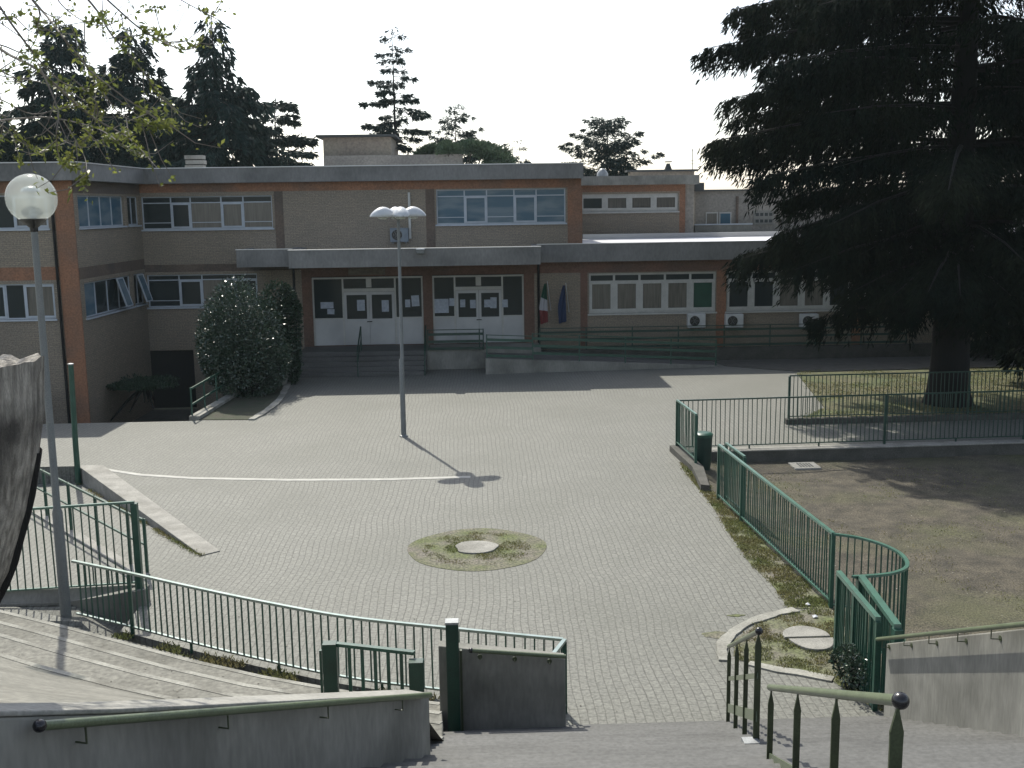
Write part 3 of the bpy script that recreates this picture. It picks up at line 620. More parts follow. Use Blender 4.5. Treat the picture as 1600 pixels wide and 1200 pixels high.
struct('wall_shade', MB().prism([(9.9, 42.2), (11.2, 41.2), (12.6, 40.3), (45, 41.2), (45, 43.7), (9.7, 43.7)], -.03, .03), 'dark_kerb')  # dark sheet painting the cedar and building shade on the ground

def rail_fence(name, label, pts, hs, post_us, rails, top=True, m='green_paint', postw=.05, thick=.10, cat='railing', group=None, tube_top=.0):
    """horizontal-bar railing: pts plan polyline with base z, hs rail heights [(h, thickness)]"""
    P = [Vector(p) for p in pts]; root = thing(name, P[0], label, cat, group)
    for h, tk in rails:
        mb = MB()
        for i in range(len(P) - 1): mb.bar(P[i] + Vector((0, 0, h)), P[i + 1] + Vector((0, 0, h)), .035, tk)
        mb.build('rail', m, root)
    L_ = [0]
    for i in range(len(P) - 1): L_.append(L_[-1] + (P[i + 1] - P[i]).length)
    H_ = max(h for h, _ in rails)
    for t_ in post_us:
        s_ = t_ * L_[-1]; i = max(j for j in range(len(P) - 1) if L_[j] <= s_ + 1e-6); p = P[i].lerp(P[i + 1], (s_ - L_[i]) / (L_[i + 1] - L_[i]))
        MB().bar(p + Vector((0, .02, -.02)), p + Vector((0, .02, H_ + .02)), postw, postw).build('post', m, root)
    return root
TR = [(1.02, .035), (.84, .10), (.56, .10), (.27, .10)]
rail_fence('ramp_railing', 'green three bar railing along the front of the access ramp', [(2.2, 41.5, .50), (9.5, 42.15, .05)], 1, (0, .25, .5, .75, 1.0), TR)
rail_fence('ramp_railing', 'short green railing on the ramp top next to the landing end', [(.42, 41.4, .6), (2.2, 41.55, .5)], 1, (0, 1), [(.92, .03), (.74, .10), (.44, .10), (.12, .10)])
rail_fence('landing_railing', 'green three bar railing on the landing edge between the two entrances', [(-1.9, 42.7, .8), (.30, 42.7, .8)], 1, (0, .93, 1), [(.80, .03), (.62, .10), (.33, .10), (.05, .10)], m='dark_green_paint')
rail_fence('wall_railing', 'long green railing along the right wing wall in the cedar shade', [(2.62, 43.85, .5), (17.8, 43.85, .5)], 1, tuple(i / 8 for i in range(9)), [(.95, .035), (.78, .09), (.48, .09), (.15, .09)], m='dark_green_paint')
def step_rail(x, label, y0=41.3, y1=42.9):
    r = thing('step_handrail', (x, y0, 0), label, 'handrail', 'handrails on the entrance steps')
    for y, z in ((y0, 0), (y1, .8)):
        MB().bar((x, y, z), (x, y, z + .95), .045, .045).build('post', 'dark_green_paint', r)
    MB().bar((x, y0, .95), (x, y1, 1.75), .05, .05).build('rail', 'dark_green_paint', r)
    MB().bar((x, y0, .5), (x, y1, 1.3), .035, .035).build('rail', 'dark_green_paint', r)
step_rail(-6.95, 'left handrail of the entrance steps beside the bushes')
step_rail(-4.55, 'middle handrail of the entrance steps')
step_rail(-1.98, 'right handrail of the entrance steps beside the landing railing')

# ---- wall fittings
def ac_unit(x, z, y, label, m_='ac_casing'):
    r = thing('air_conditioner', (x, y, z), label, 'air conditioner', 'outdoor air conditioner units')
    MB().box(x - .37, x + .37, y - .3, y, z - .28, z + .28).build('casing', m_, r, bevel=.02)
    cx = x - .09
    q = MB(); n = 24
    q.add([(cx + cos(2 * pi * k / n) * .21, y - .302 - d_, z + sin(2 * pi * k / n) * .21) for d_ in (0, .012) for k in range(n)], [tuple(range(n, 2 * n))[::-1]] + [(k, (k + 1) % n, n + (k + 1) % n, n + k) for k in range(n)])
    q.build('fan_opening', 'black_plastic', r)
    q = MB()
    for k in range(6): q.bar((cx, y - .32, z), (cx + cos(k * pi / 3) * .2, y - .32, z + sin(k * pi / 3) * .2), .012, .008)
    for rr in (.08, .14, .2): q.tube([(cx + cos(a) * rr, y - .322, z + sin(a) * rr) for a in np.linspace(0, 2 * pi, 25)], .004, 4, False)
    q.build('fan_grille', 'lamp_pole', r)
    for e in (-.26, .26): MB().box(x + e - .02, x + e + .02, y - .28, y, z - .34, z - .281).build('bracket', 'lamp_pole', r)
for px, lb in ((1088, 'air conditioner under the green blind window end'), (1147, 'air conditioner just right of the orange pillar'), (1264, 'air conditioner half hidden by the cedar branches')):
    p = at(px, 501, YF - .2); ac_unit(p.x, p.z, YF - .02, lb)
p = at(624, 367, YF - .2); ac_unit(p.x, p.z, YF - .02, 'air conditioner on the upper brick wall above the canopy', 'ac_casing_shaded')
q = MB().box(-2.63, -2.53, YF - .10, YF - .005, 5.15, 7.0)
tag(q.build('cable_duct', 'white_frame', bevel=.01), 'thin white vertical duct beside the upper air conditioner', 'duct')
p = at(657, 391, 41.1); fl = thing('floodlight', (p.x, 41.19, p.z), 'small floodlight fixed to the canopy edge', 'floodlight')
MB().box(p.x - .14, p.x + .14, 40.98, 41.19, p.z - .12, p.z + .02).build('housing', 'lamp_pole', fl, bevel=.02); MB().box(p.x - .16, p.x + .16, 40.95, 41.19, p.z + .021, p.z + .07).build('hood', 'lamp_white', fl, bevel=.01)
# flags
def flag(px, top, bot, cols, label, lean):
    a = at(px, top, YF - .6); b_ = at(px - 2, bot, YF - .5); r = thing('flag', (a.x + .05, YF, a.z - .6), label, 'flag', 'flags on the wall right of the entrance')
    MB().tube([(a.x + .18, YF - .02, a.z - 1.15), (a.x + lean, YF - .62, a.z + .1)], .015, 6).build('flagpole', 'lamp_white', r)
    n, mrow = 10, 16; Hh = a.z - b_.z
    for ci, (c, t0, t1) in enumerate(cols):
        q = MB(); rows = 7; vs = []
        for j in range(rows + 1):
            t_ = t0 + (t1 - t0) * j / rows
            for i in range(n + 1):
                u_ = i / n; wd = .10 + .30 * min(1, t_ * 1.6) * (1 - .25 * t_)
                x = a.x + lean - .02 - wd * (1 - u_) * .95 + .05 * t_; y = YF - .58 + .05 * sin(u_ * 9 + t_ * 3) + .1 * t_; z = a.z - Hh * t_ - .12 * (u_ - .5) * sin(t_ * 4)
                vs.append((x, y, z))
        nv = len(vs); vs += [(v[0], v[1] + .006, v[2]) for v in vs]; fs = []
        for j in range(rows):
            for i in range(n):
                k = j * (n + 1) + i; fs.append((k, k + 1, k + n + 2, k + n + 1)); fs.append((nv + k, nv + k + n + 1, nv + k + n + 2, nv + k + 1))
        q.add(vs, fs); q.smooth = True; q.build('cloth', c, r)
flag(855, 443, 505, (('flag_green', 0, .38), ('flag_white', .38, .68), ('flag_red', .68, 1)), 'limp green, white and red flag hanging on the wall', .0)
flag(884, 446, 504, (('flag_blue', 0, 1),), 'limp dark blue flag hanging beside the tricolour', .0)

# ---- sunken court railing
sr = thing('court_railing', (-8.85, 33.3, 0), 'sloping green two bar railing beside the sunken court and big bush', 'railing')
for h in (.45, .95): MB().bar((-8.85, 33.3, h), (-8.5, 38.5, h + .1), .04, .06).build('rail', 'green_paint', sr)
for k in range(5):
    y = 33.35 + k * 1.28; MB().bar((-8.85 + k * .087, y, 0), (-8.85 + k * .087, y, 1.0), .045, .045).build('post', 'green_paint', sr)
# concrete planter by the steps
pl = thing('planter', (-7.3, 39.6, 0), 'square concrete planter at the left foot of the entrance steps', 'planter')
MB().lathe((-7.3, 39.6, 0), [(.30, 0), (.42, .5), (.46, .52), (.46, .58), (.38, .58), (.36, .5)], 8).build('pot', 'concrete', pl)
rng = np.random.default_rng(8)
pc = np.array([-7.3, 39.6, .85]); Pp = pc + rng.normal(0, [.25, .25, .22], (500, 3)); quads('foliage', leaves(Pp, Pp - pc + [0, 0, -.1] + rng.normal(0, .2, (500, 3)), .12, .05, rng), 'dark_leaves', pl)

# ================================================================ LAMPS AND POSTS
lp = thing('street_lamp', (-2.09, 30.1, 0), 'tall grey lamp post with four white shell shaped heads in mid plaza', 'street lamp')
MB().tube([(-2.09, 30.1, 0), (-2.09, 30.1, 2.2), (-2.07, 30.1, 2.25), (-2.06, 30.1, 6.2)], [.075, .07, .05, .04], 12).build('pole', 'lamp_pole', lp)
MB().lathe((-2.06, 30.1, 6.1), [(.05, 0), (.09, .02), (.09, .2), (.05, .24)], 12).build('hub', 'lamp_white', lp)
MB().lathe((-2.09, 30.1, 0), [(.13, 0), (.12, .03), (.08, .05)], 12).build('base_plate', 'lamp_pole', lp)
for k in range(4):
    az = radians(14 + 90 * k); d = Vector((cos(az), sin(az), 0)); s2 = Vector((-sin(az), cos(az), 0)); q = MB(); nu, nv = 12, 10; vs = []
    for i in range(nu + 1):
        t_ = i / nu; wv = .21 * math.sqrt(max(0, 1 - abs(2 * t_ - 1) ** 2.6)) + .012; hz = .27 * sin(pi * min(1, t_ * .92 + .05)) ** .8
        for j in range(nv + 1):
            a = pi * j / nv; vs.append(Vector((-2.06, 30.1, 6.16)) + d * (.06 + .72 * t_) + s2 * cos(a) * wv + Vector((0, 0, hz * sin(a) + .10 * (1 - t_) * 0)))
    fs = [(i * (nv + 1) + j, i * (nv + 1) + j + 1, (i + 1) * (nv + 1) + j + 1, (i + 1) * (nv + 1) + j) for i in range(nu) for j in range(nv)]
    q.add(vs, fs); q.smooth = True; hd = q.build('lamp_head', 'lamp_white', lp)
    so = hd.modifiers.new('thick', 'SOLIDIFY'); so.thickness = .02
    q = MB(); c0 = Vector((-2.06, 30.1, 6.13)) + d * .42; q.lathe(c0, [(.04, -.05), (.12, -.03), (.15, .02), (.15, .05)], 14); q.build('lens', 'globe', hd)
gl = thing('globe_lamp', (-6.69, 16.86, 0), 'globe lamp on a tall grey post beside the left railing', 'street lamp')
gc = at(52, 310, 16.86)
MB().tube([(-6.69, 16.86, -.1), (-6.69, 16.86, 1.7), (-6.69, 16.86, 1.78), (-6.68, 16.86, gc.z - .48)], [.085, .08, .058, .05], 14).build('pole', 'lamp_pole', gl)
MB().lathe((-6.68, 16.86, gc.z), [(.055, -.50), (.06, -.44), (.15, -.36), (.21, -.31), (.2, -.295)], 20).build('globe_holder', 'black_plastic', gl)
prof = [(.37 * sin(a), -.37 * cos(a)) for a in np.linspace(.58, pi - .001, 20)]
q = MB().lathe((-6.68, 16.86, gc.z), prof, 32); q.build('globe', 'globe', gl)
q = MB()
for k in range(7): q.lathe((-6.68, 16.86, gc.z - .14 + k * .035), [(.02, 0), (.085 - .004 * k, .004), (.085 - .004 * k, .014), (.02, .02)], 16)
q.lathe((-6.68, 16.86, gc.z + .10), [(.15, 0), (.12, .05), (.05, .08), (.02, .085)], 16); q.lathe((-6.68, 16.86, gc.z - .3), [(.05, 0), (.05, .15)], 12)
q.build('reflector', 'lamp_white', gl)
pz_ = at(107, 570, 27.0)
po = thing('steel_post', (-10.1, 27.0, -.4), 'bare green and grey steel post at the far tip of the wedge kerb', 'post')
MB().tube([(-10.12, 27.0, -.5), (-10.12, 27.0, .6), (-10.08, 27.0, pz_.z)], [.075, .07, .065], 12).build('shaft', 'green_paint', po)
MB().lathe((-10.08, 27.0, pz_.z), [(.075, 0), (.075, .03), (.03, .04)], 12).build('cap', 'galvanised', po)

# ================================================================ RAILINGS WITH VERTICAL BARS
def bar_fence(name, label, pts, hgt, posts, sp=.12, m='green_paint', br=.009, rail=(.05, .035), gap=.12, cat='railing', group=None, leg_posts=(), postw=.06, square=True, toe=0.0, railm='lit_rail_paint'):
    """pts: base polyline (x,y,z) ; posts: list of length fractions ; every bar its own child"""
    P = [Vector(p) for p in pts]; root = thing(name, P[0], label, cat, group); off = Vector(root.location)
    L_ = [0]
    for i in range(len(P) - 1): L_.append(L_[-1] + (P[i + 1] - P[i]).length)
    def pos(s_):
        s_ = max(0, min(L_[-1], s_)); i = max(j for j in range(len(P) - 1) if L_[j] <= s_ + 1e-6); return P[i].lerp(P[i + 1], (s_ - L_[i]) / max(1e-6, (L_[i + 1] - L_[i])))
    up = Vector((0, 0, 1))
    for nm, h in (('top_rail', hgt - rail[1] / 2), ('bottom_rail', gap)):
        mb = MB(); rw, rh = rail if nm == 'top_rail' else (rail[0] * .8, rail[1] * .7)
        n = len(P); vs = []
        for i in range(n):
            a = P[max(i - 1, 0)]; b_ = P[min(i + 1, n - 1)]; d = (b_ - a); d.z = 0; d.normalize(); sdv = Vector((d.y, -d.x, 0))
            for q1, q2 in ((-1, -1), (1, -1), (1, 1), (-1, 1)): vs.append(P[i] + up * (h + q2 * rh / 2) + sdv * q1 * rw / 2)
        fs = [(0, 1, 2, 3), tuple(4 * (n - 1) + k for k in (3, 2, 1, 0))]
        for i in range(n - 1):
            for k in range(4): fs.append((4 * i + k, 4 * (i + 1) + k, 4 * (i + 1) + (k + 1) % 4, 4 * i + (k + 1) % 4))
        mb.add(vs, fs); mb.build(nm, railm if m == 'green_paint' else m, root)
    n = int(round(L_[-1] / sp)); hb = hgt - rail[1] - gap
    me = MB().box(-br, br, -br, br, 0, hb); b0 = me.build('baluster', m); first = True
    for k in range(1, n):
        s_ = L_[-1] * k / n
        if any(abs(s_ - t_ * L_[-1]) < sp * .45 for t_ in posts): continue
        o = b0 if first else b0.copy()
        if not first: COL.objects.link(o)
        first = False; o.parent = root; o.location = pos(s_) + up * gap - off; dd = pos(min(L_[-1], s_ + .05)) - pos(max(0, s_ - .05)); o.rotation_euler = (random.uniform(-.011, .011), random.uniform(-.011, .011), math.atan2(dd.y, dd.x))
    for t_ in posts:
        p = pos(t_ * L_[-1]); MB().box(p.x - postw / 2, p.x + postw / 2, p.y - postw / 2, p.y + postw / 2, p.z - .05 - toe, p.z + hgt - rail[1] - .002).build('post', m, root)
    for t_ in leg_posts:
        p = pos(t_ * L_[-1]); MB().box(p.x - .018, p.x + .018, p.y - .018, p.y + .018, p.z - .05 - toe, p.z + gap).build('foot', m, root)
    return root
def line(a, b_, n): a, b_ = Vector(a), Vector(b_); return [a.lerp(b_, i / n) for i in range(n + 1)]
ap = [tuple(p) for p in smooth_pts([(*arc(v), 0) for v in (-1.27, .08, 1.2, 2.6, 4.04, 5.45, 7.0)], 5)]
bar_fence('curved_railing', 'long gently curved green railing between the terrace steps and the plaza', ap, 1.0, (.15, 1.0), .127, leg_posts=(.3, .5, .7, .86), postw=.05, railm='rail_shine')
bar_fence('end_railing', 'short green railing returning from the curved railing end beside the grey wall', [(1.05, 12.93, 0), (.86, 12.46, 0)], 1.0, (0, 1), .12, postw=.05, railm='rail_shine')
# left railing on its kerb
la, lb_ = at(-160, 965, 17.4), at(205, 905, 17.3)
bar_fence('left_railing', 'green railing on a kerb crossing behind the globe lamp', line((la.x, 17.45, .08), (-5.62, 17.3, .30), 4), at(203, 783, 17.3).z - .30, (1.0,), .125, gap=.06, postw=.10, toe=.9)
MB_ = MB().prism([(-14, 17.32), (-6.9, 17.32), (-5.5, 17.15), (-5.5, 17.42), (-6.9, 17.52), (-14, 17.52)], -1.2, [.03, .04, .28, .28, .04, .03])
tag(MB_.build('low_wall', 'concrete', bevel=.01), 'concrete kerb wall rising towards the corner post of the left railing', 'low wall')
rail_fence('ramp_side_railing', 'two bar green railing slanting down beside the paved ramp', [(-5.95, 18.75, .0), (-6.45, 19.3, .0), (-13.0, 27.2, 0)], 1, (.0, .06, .2, .33, .46, .6, .73, .86, 1.0), [(1.0, .04), (.55, .035)], m='green_paint')
# right railings
fn = line((5.23, 22.76, 0), (5.58, 16.27, 0), 6)
bar_fence('garden_railing', 'long straight green railing in the middle of the garden edge', fn, 1.25, (0, .26, 1), .115, rail=(.06, .04))
cv = smooth_pts([(5.58, 16.27, 0), (5.95, 16.22, -.05), (6.25, 15.9, -.08), (6.34, 15.4, -.08), (6.2, 14.88, -.08), (5.8, 14.52, -.05), (5.2, 14.3, 0)], 5)
bar_fence('curved_gate_railing', 'horseshoe shaped green railing bulging into the garden', cv, 1.24, (), .115, rail=(.055, .035), gap=.06)
bar_fence('sliding_gate', 'green bar gate panel standing closest to the weed patch', [(5.07, 14.5, 0), (4.98, 12.75, 0)], 1.25, (0, .45, 1), .085, rail=(.07, .06), gap=.05, postw=.06)
bar_fence('sliding_gate', 'second green bar gate panel behind, fixed to the right stair wall', [(5.32, 14.3, 0), (5.13, 12.5, 0)], 1.25, (0, 1), .085, rail=(.09, .06), gap=.05, postw=.11)
bar_fence('path_railing', 'dark green railing on the low wall between the path and the garden', line((5.25, 27.45, .03), (24.0, 28.35, .03), 3), 1.35, (0, .295, .6, .9), .122, leg_posts=(.1, .2, .4, .5, .7, .8), m='dark_green_paint', railm='green_paint', rail=(.04, .035), gap=.10)
bar_fence('lawn_railing', 'far green railing on the dark kerb along the lawn', line((9.1, 30.75, .16), (24.0, 31.1, .16), 3), 1.28, (0, .36, .72), .122, m='dark_green_paint', railm='lit_rail_paint', rail=(.04, .035), gap=.06)
bar_fence('bin_railing', 'short end panel of green railing beside the litter bin', [(5.2, 27.5, .16), (5.3, 25.55, .16)], 1.22, (0, 1), .12, rail=(.05, .04), gap=.10)
bar_fence('sliding_gate', 'low narrow green gate leaf parked behind the garden railing end', [(5.42, 22.9, 0), (5.5, 21.6, 0)], 1.25, (0, 1), .115, rail=(.05, .035), gap=.06)

# litter bin
bn = thing('litter_bin', (5.62, 26.2, -.1), 'dark litter bin with green rim standing behind the short railing panel', 'litter bin')
MB().lathe((5.62, 26.2, -.28), [(.17, 0), (.205, .35), (.225, .95), (.21, .95), (.2, .9)], 20).build('body', 'bin_green', bn)
MB().lathe((5.62, 26.2, .67), [(.235, 0), (.24, .07), (.2, .10), (.12, .115)], 20).build('lid', 'green_paint', bn)
MB().bar((5.80, 26.35, -.25), (5.80, 26.35, .5), .04, .04).build('stand', 'bin_green', bn)
# drain cover in the garden
mc = gr(1257, 727, -.27); gc_ = thing('drain_cover', (mc.x, mc.y, -.25), 'square pale drain cover in the garden earth', 'drain cover')
MB().box(mc.x - .34, mc.x + .34, mc.y - .34, mc.y + .34, -.35, -.262).build('frame', 'wall_top', gc_, bevel=.01)
q = MB()
for k in range(5): q.box(mc.x - .16 + k * .075, mc.x - .12 + k * .075, mc.y - .2, mc.y + .2, -.261, -.257)
q.build('grating', 'roof_dark', gc_)

# ================================================================ FOREGROUND STAIRS AND WALLS
SS, SY = .45, 12.6
def sz(y): return max(0.0, SS * (SY - y))
stairs = thing('staircase', (2.5, 12.6, 0), 'wide grey stone staircase coming down from the viewer to the plaza', 'stairs')
nst = 30; rise = .15; tread = rise / SS
for k in range(nst):
    y1 = 12.55 - k * tread; z1 = rise * (k + 1) - .12
    y0 = y1 - tread
    if y1 < .6: break
    q = MB().box(-1.6 if y1 > 8.8 else -3.2, 6.2 if y1 > 8.5 else 5.5, y0 + .001, y1, -1.0 if k < 3 else z1 - .6, z1); q.build('step', 'stair_stone', stairs, bevel=.012)
# left wall with handrail
LA, LB = Vector((-2.75, 3.2)), Vector((-.45, 8.65)); dL = (LB - LA).normalized(); nL = Vector((dL.y, -dL.x))
def lwz(y): return float(np.interp(y, [0, 3.74, 5.38, 6.47, 8.65], [6.4, 4.627, 3.834, 3.333, 2.333]))
lw = thing('stair_wall', (-.6, 8.5, 1.5), 'thick weathered concrete wall left of the stairs in the near foreground', 'wall')
ys = np.linspace(0, 1, 9); n_ = len(ys); vs = []
for t_ in ys:
    p = LA.lerp(LB, t_); z = lwz(p.y) - .03; w2 = .22
    for (o_, zz) in ((0, -0.5), (0, z), (-w2, z), (-w2, -0.5)): vs.append((p.x + nL.x * o_, p.y + nL.y * o_, zz))
fs = [(0, 1, 2, 3), tuple(4 * (n_ - 1) + k for k in (3, 2, 1, 0))]
for i in range(n_ - 1):
    for k in range(4): fs.append((4 * i + k, 4 * (i + 1) + k, 4 * (i + 1) + (k + 1) % 4, 4 * i + (k + 1) % 4))
MB().add(vs, fs).build('body', 'concrete', lw, bevel=.015)
vs = []
for t_ in ys:
    p = LA.lerp(LB, t_); z = lwz(p.y) - .03
    for (o_, zz) in ((.004, z + .002), (.004, z + .03), (-.226, z + .03), (-.226, z + .002)): vs.append((p.x + nL.x * o_, p.y + nL.y * o_, zz))
MB().add(vs, fs).build('coping', 'wall_top', lw, bevel=.008)
def wall_handrail(p, q_, nb, label, n, cap_at_start=True, r=.024, drop=.11):
    p, q_ = Vector(p), Vector(q_); h = thing('handrail', p, label, 'handrail', 'tube handrails of the big staircase')
    MB().tube([p, q_], r, 14).build('tube', 'olive_paint', h)
    if cap_at_start: MB().lathe(p - Vector((0, 0, 0)), [(.031 * sin(a) + .0005, -.031 * cos(a)) for a in np.linspace(0, pi, 11)], 20).build('end_cap', 'black_plastic', h)
    for k in range(nb):
        c = p.lerp(q_, (k + .25) / (nb - .3)); w_ = c + Vector((n[0], n[1], 0)) * .085
        MB().tube([c + Vector((0, 0, -.02)), c + Vector((0, 0, -drop)), w_ + Vector((0, 0, -drop - .005))], .006, 6).build('bracket', 'olive_bar', h)
        MB().tube([w_ + Vector((0, 0, -drop)), w_ + Vector((n[0], n[1], 0)) * .012 + Vector((0, 0, -drop))], .03, 10).build('wall_plate', 'olive_bar', h)
    return h
nl = (-nL.x, -nL.y)
def onl(y, dz): t_ = (y - LA.y) / (LB.y - LA.y); p = LA.lerp(LB, t_); return (p.x + nL.x * .10, p.y + nL.y * .10, lwz(y) + dz)
a = at(62, 1134, 4.72); b_ = at(672, 1086, 8.5)
wall_handrail((a.x, a.y, a.z), (b_.x, b_.y, b_.z), 4, 'near tube handrail with black end cap on the left stair wall', nl)
# second wall + post + handrail
w2 = thing('end_wall', (.2, 12.4, 0), 'free standing grey concrete end wall left of the stair foot', 'wall')
MB().prism([(-.52, 12.33), (1.0, 12.22), (1.0, 12.40), (-.52, 12.51)], -.2, [1.2, 1.04, 1.04, 1.2]).build('body', 'concrete', w2, bevel=.012)
gp_ = thing('gate_post', (-.34, 12.2, 0), 'tall square green gate post in front of the grey end wall', 'gate post')
MB().box(-.42, -.27, 12.08, 12.22, -.1, 1.56).build('shaft', 'dark_green_paint', gp_, bevel=.006); MB().box(-.425, -.265, 12.075, 12.225, 1.562, 1.59).build('cap', 'galvanised', gp_, bevel=.004)
MB().box(-.262, -.235, 12.17, 12.22, 0, 1.2).build('latch_strip', 'olive_bar', gp_)
a = at(736, 1015, 12.12); b_ = at(884, 1026, 12.05)
wall_handrail((a.x, a.y, a.z - .01), (b_.x, b_.y, b_.z), 3, 'short tube handrail on the grey end wall', (0, 1), r=.026)
# mini gate behind the left wall
mg = thing('terrace_gate', (-1.2, 11, .8), 'low green bar gate between two square posts behind the left stair wall', 'gate')
A_, B2 = at(512, 1004, 11.0), at(650, 1032, 10.6)
for p in ((A_.x + .02, 11.0, A_.z), (B2.x, 10.6, B2.z)): MB().box(p[0] - .075, p[0] + .075, p[1] - .06, p[1] + .06, .5, p[2]).build('post', 'dark_green_paint', mg, bevel=.005)
MB().box(A_.x - .10, A_.x - .075, 11.02, 11.06, .5, A_.z - .1).build('post', 'green_paint', mg)
Vt0, Vt1 = Vector((A_.x + .09, 11, A_.z - .02)), Vector((B2.x - .02, 10.68, B2.z + .05))
MB().bar(Vt0, Vt1, .06, .035).build('top_rail', 'green_paint', mg)
for k in range(1, 6): p = Vt0.lerp(Vt1, k / 6); MB().box(p.x - .018, p.x + .018, p.y - .012, p.y + .012, .6, p.z - .02).build('baluster', 'green_paint', mg)
for k in (0,): MB().bar(Vector((Vt0.x, Vt0.y, .95)), Vector((Vt1.x, Vt1.y, .95)), .03, .03).build('bottom_rail', 'green_paint', mg)
# right wall + handrail
rw = thing('stair_wall', (5.0, 12.3, 0), 'sunlit concrete wall right of the stairs with a shadow band', 'wall')
RA, RB = Vector((5.02, 12.55)), Vector((4.72, 8.2))
def rwz(y): return .98 + (12.55 - y) * .46
vs = []
for y in (12.55, 8.2):
    x = RA.x + (RB.x - RA.x) * (12.55 - y) / 4.35
    for o_, zz in ((0, -.5), (0, rwz(y)), (.22, rwz(y)), (.22, -.5)): vs.append((x + o_, y, zz))
MB().add(vs, [(0, 1, 2, 3), (7, 6, 5, 4), (0, 4, 5, 1), (1, 5, 6, 2), (2, 6, 7, 3), (3, 7, 4, 0)]).build('body', 'concrete', rw, bevel=.012)
wall_handrail((4.93, 12.62, rwz(12.55) + .03), (4.63, 8.2, rwz(8.2) + .03), 6, 'tube handrail along the top of the sunlit right stair wall', (1, 0), False)
# centre rail, flat bars with pointed tops
def picket(mb, x, y, z0, z1, wd=.03, th=.012, ang=0.0):
    c, s_ = cos(ang), sin(ang); prof = [(z0, wd), (z1 - .17, wd), (z1 - .12, wd * 1.05), (z1 - .03, wd * .25), (z1, wd * .18)]; vs = []
    for z, w_ in prof:
        for a, b_ in ((-1, -1), (1, -1), (1, 1), (-1, 1)): dx, dy = a * w_ / 2, b_ * th / 2; vs.append((x + dx * c - dy * s_, y + dx * s_ + dy * c, z))
    fs = [(0, 3, 2, 1), (16, 17, 18, 19)]
    for i in range(4):
        for k in range(4): fs.append((4 * i + k, 4 * i + (k + 1) % 4, 4 * (i + 1) + (k + 1) % 4, 4 * (i + 1) + k))
    mb.add(vs, fs); return mb
def centre_rail(P, Q, n, label, cap_end, flat_z, wd, zdrop):
    """P far/low end top, Q near/high end top"""
    P, Q = Vector(P), Vector(Q); r = thing('centre_handrail', (P.x, P.y, sz(P.y)), label, 'handrail', 'picket handrails dividing the staircase')
    MB().tube([P, Q], .024, 14).build('tube', 'olive_paint', r)
    q = MB(); c = Q if cap_end else P; q.lathe(c, [(.034 * sin(a) + .0005, -.034 * cos(a)) for a in np.linspace(0, pi, 11)], 20); q.build('end_cap', 'black_plastic', r)
    for k in range(n):
        t_ = k / (n - 1); p = P.lerp(Q, .02 + .97 * t_); wdk = wd * (1.25 if k == n - 1 else 1)
        picket(MB(), p.x, p.y, p.z - zdrop[0] * (1 - t_) - zdrop[1] * t_, p.z - .012, wdk).build('picket', 'olive_bar', r)
    for f0, ht in flat_z:
        a_, b_ = P + Vector((0, 0, -f0)), Q + Vector((0, 0, -f0)); MB().bar(a_ + Vector((0, .012, 0)), b_ + Vector((0, .012, 0)), .01, ht).build('flat_rail', 'olive_paint', r)
    return r
Pa = at(1139, 1010, 12.35); Qa = at(1186, 986, 8.9)
ar = centre_rail(Pa, Qa, 4, 'far section of the centre handrail with four pointed pickets', True, ((.42, .05), (.80, .10)), .045, (.98, 1.25))
Pb = at(1203, 1074, 7.5); Qb = at(1407, 1095, 3.9)
br_ = centre_rail(Pb, Qb, 4, 'near section of the centre handrail with a big black end cap', True, ((.55, .05),), .042, (1.0, 1.1))
MB().box(Qa.x - .12, Qa.x + .02, Qa.y - .06, Qa.y + .06, sz(Qa.y) - .05, sz(Qa.y) + .02).build('foot_plate', 'galvanised', ar)

# ---- terrace steps on the left
ter = thing('terrace_steps', (-4, 13, 0), 'broad weathered concrete terrace steps rising on the left above the curved railing', 'terrace steps')
prof_s = [(.30, .06), (.85, .36), (1.55, .60), (2.22, .83), (2.92, 1.03)]
for i, (s0, z1) in enumerate(prof_s):
    vend = lambda s_: (-.60 - AX.x - AN.x * s_) / AU.x
    v0 = -13.0 if i < 3 else -13.0
    vv = np.linspace(v0, vend(s0), 16); f_ = [arc(v, s0) for v in vv]
    b_end = (-.60, 9.5); sb = s0 + 1.6
    bk_ = [arc(v, sb) for v in np.linspace(vend(sb), v0, 10)]
    MB().prism([tuple(p) for p in (f_ + bk_)][::-1], -1.2, z1).build('step', 'terrace_concrete', ter, bevel=.02)
    if i >= 1:
        tmp = [arc(v, s0 + .001) for v in vv]; tmp2 = [arc(v, s0 + .075) for v in vv[::-1]]
        MB().prism((tmp + tmp2)[::-1], z1 - .02, z1 + .006).build('nosing', 'nosing', ter)
# sloping slab up to the wall
nu, nv = 40, 24; vs = []
LA2 = LA + (LA - LB) * .6; lA = lambda t_: (LA2.lerp(LB, t_))
for j in range(nv + 1):
    t_ = j / nv
    for i in range(nu + 1):
        u_ = i / nu; s0 = 2.98; ve = (-.60 - AX.x - AN.x * s0) / AU.x; a_ = Vector(arc(-13 + (ve + 13) * u_, s0)); w_ = lA(max(0, (u_ - .35) / .65)) - nL * .20
        if u_ < .35: w_ = LA2 - nL * .2 + Vector((-(.35 - u_) * 30, 0))
        p = a_.lerp(w_, t_); z = 1.02 + (lwz(w_.y if u_ >= .35 else LA2.y) - .03 - 1.02) * t_ ** 1.05
        z += .03 * mnoise.noise(Vector((p.x * .9, p.y * .9, 3))) * sin(pi * t_)
        vs.append((p.x, p.y, z))
q = MB().add(vs, [(j * (nu + 1) + i, j * (nu + 1) + i + 1, (j + 1) * (nu + 1) + i + 1, (j + 1) * (nu + 1) + i) for j in range(nv) for i in range(nu)]); q.smooth = True
q.build('slab', 'terrace_concrete', ter)
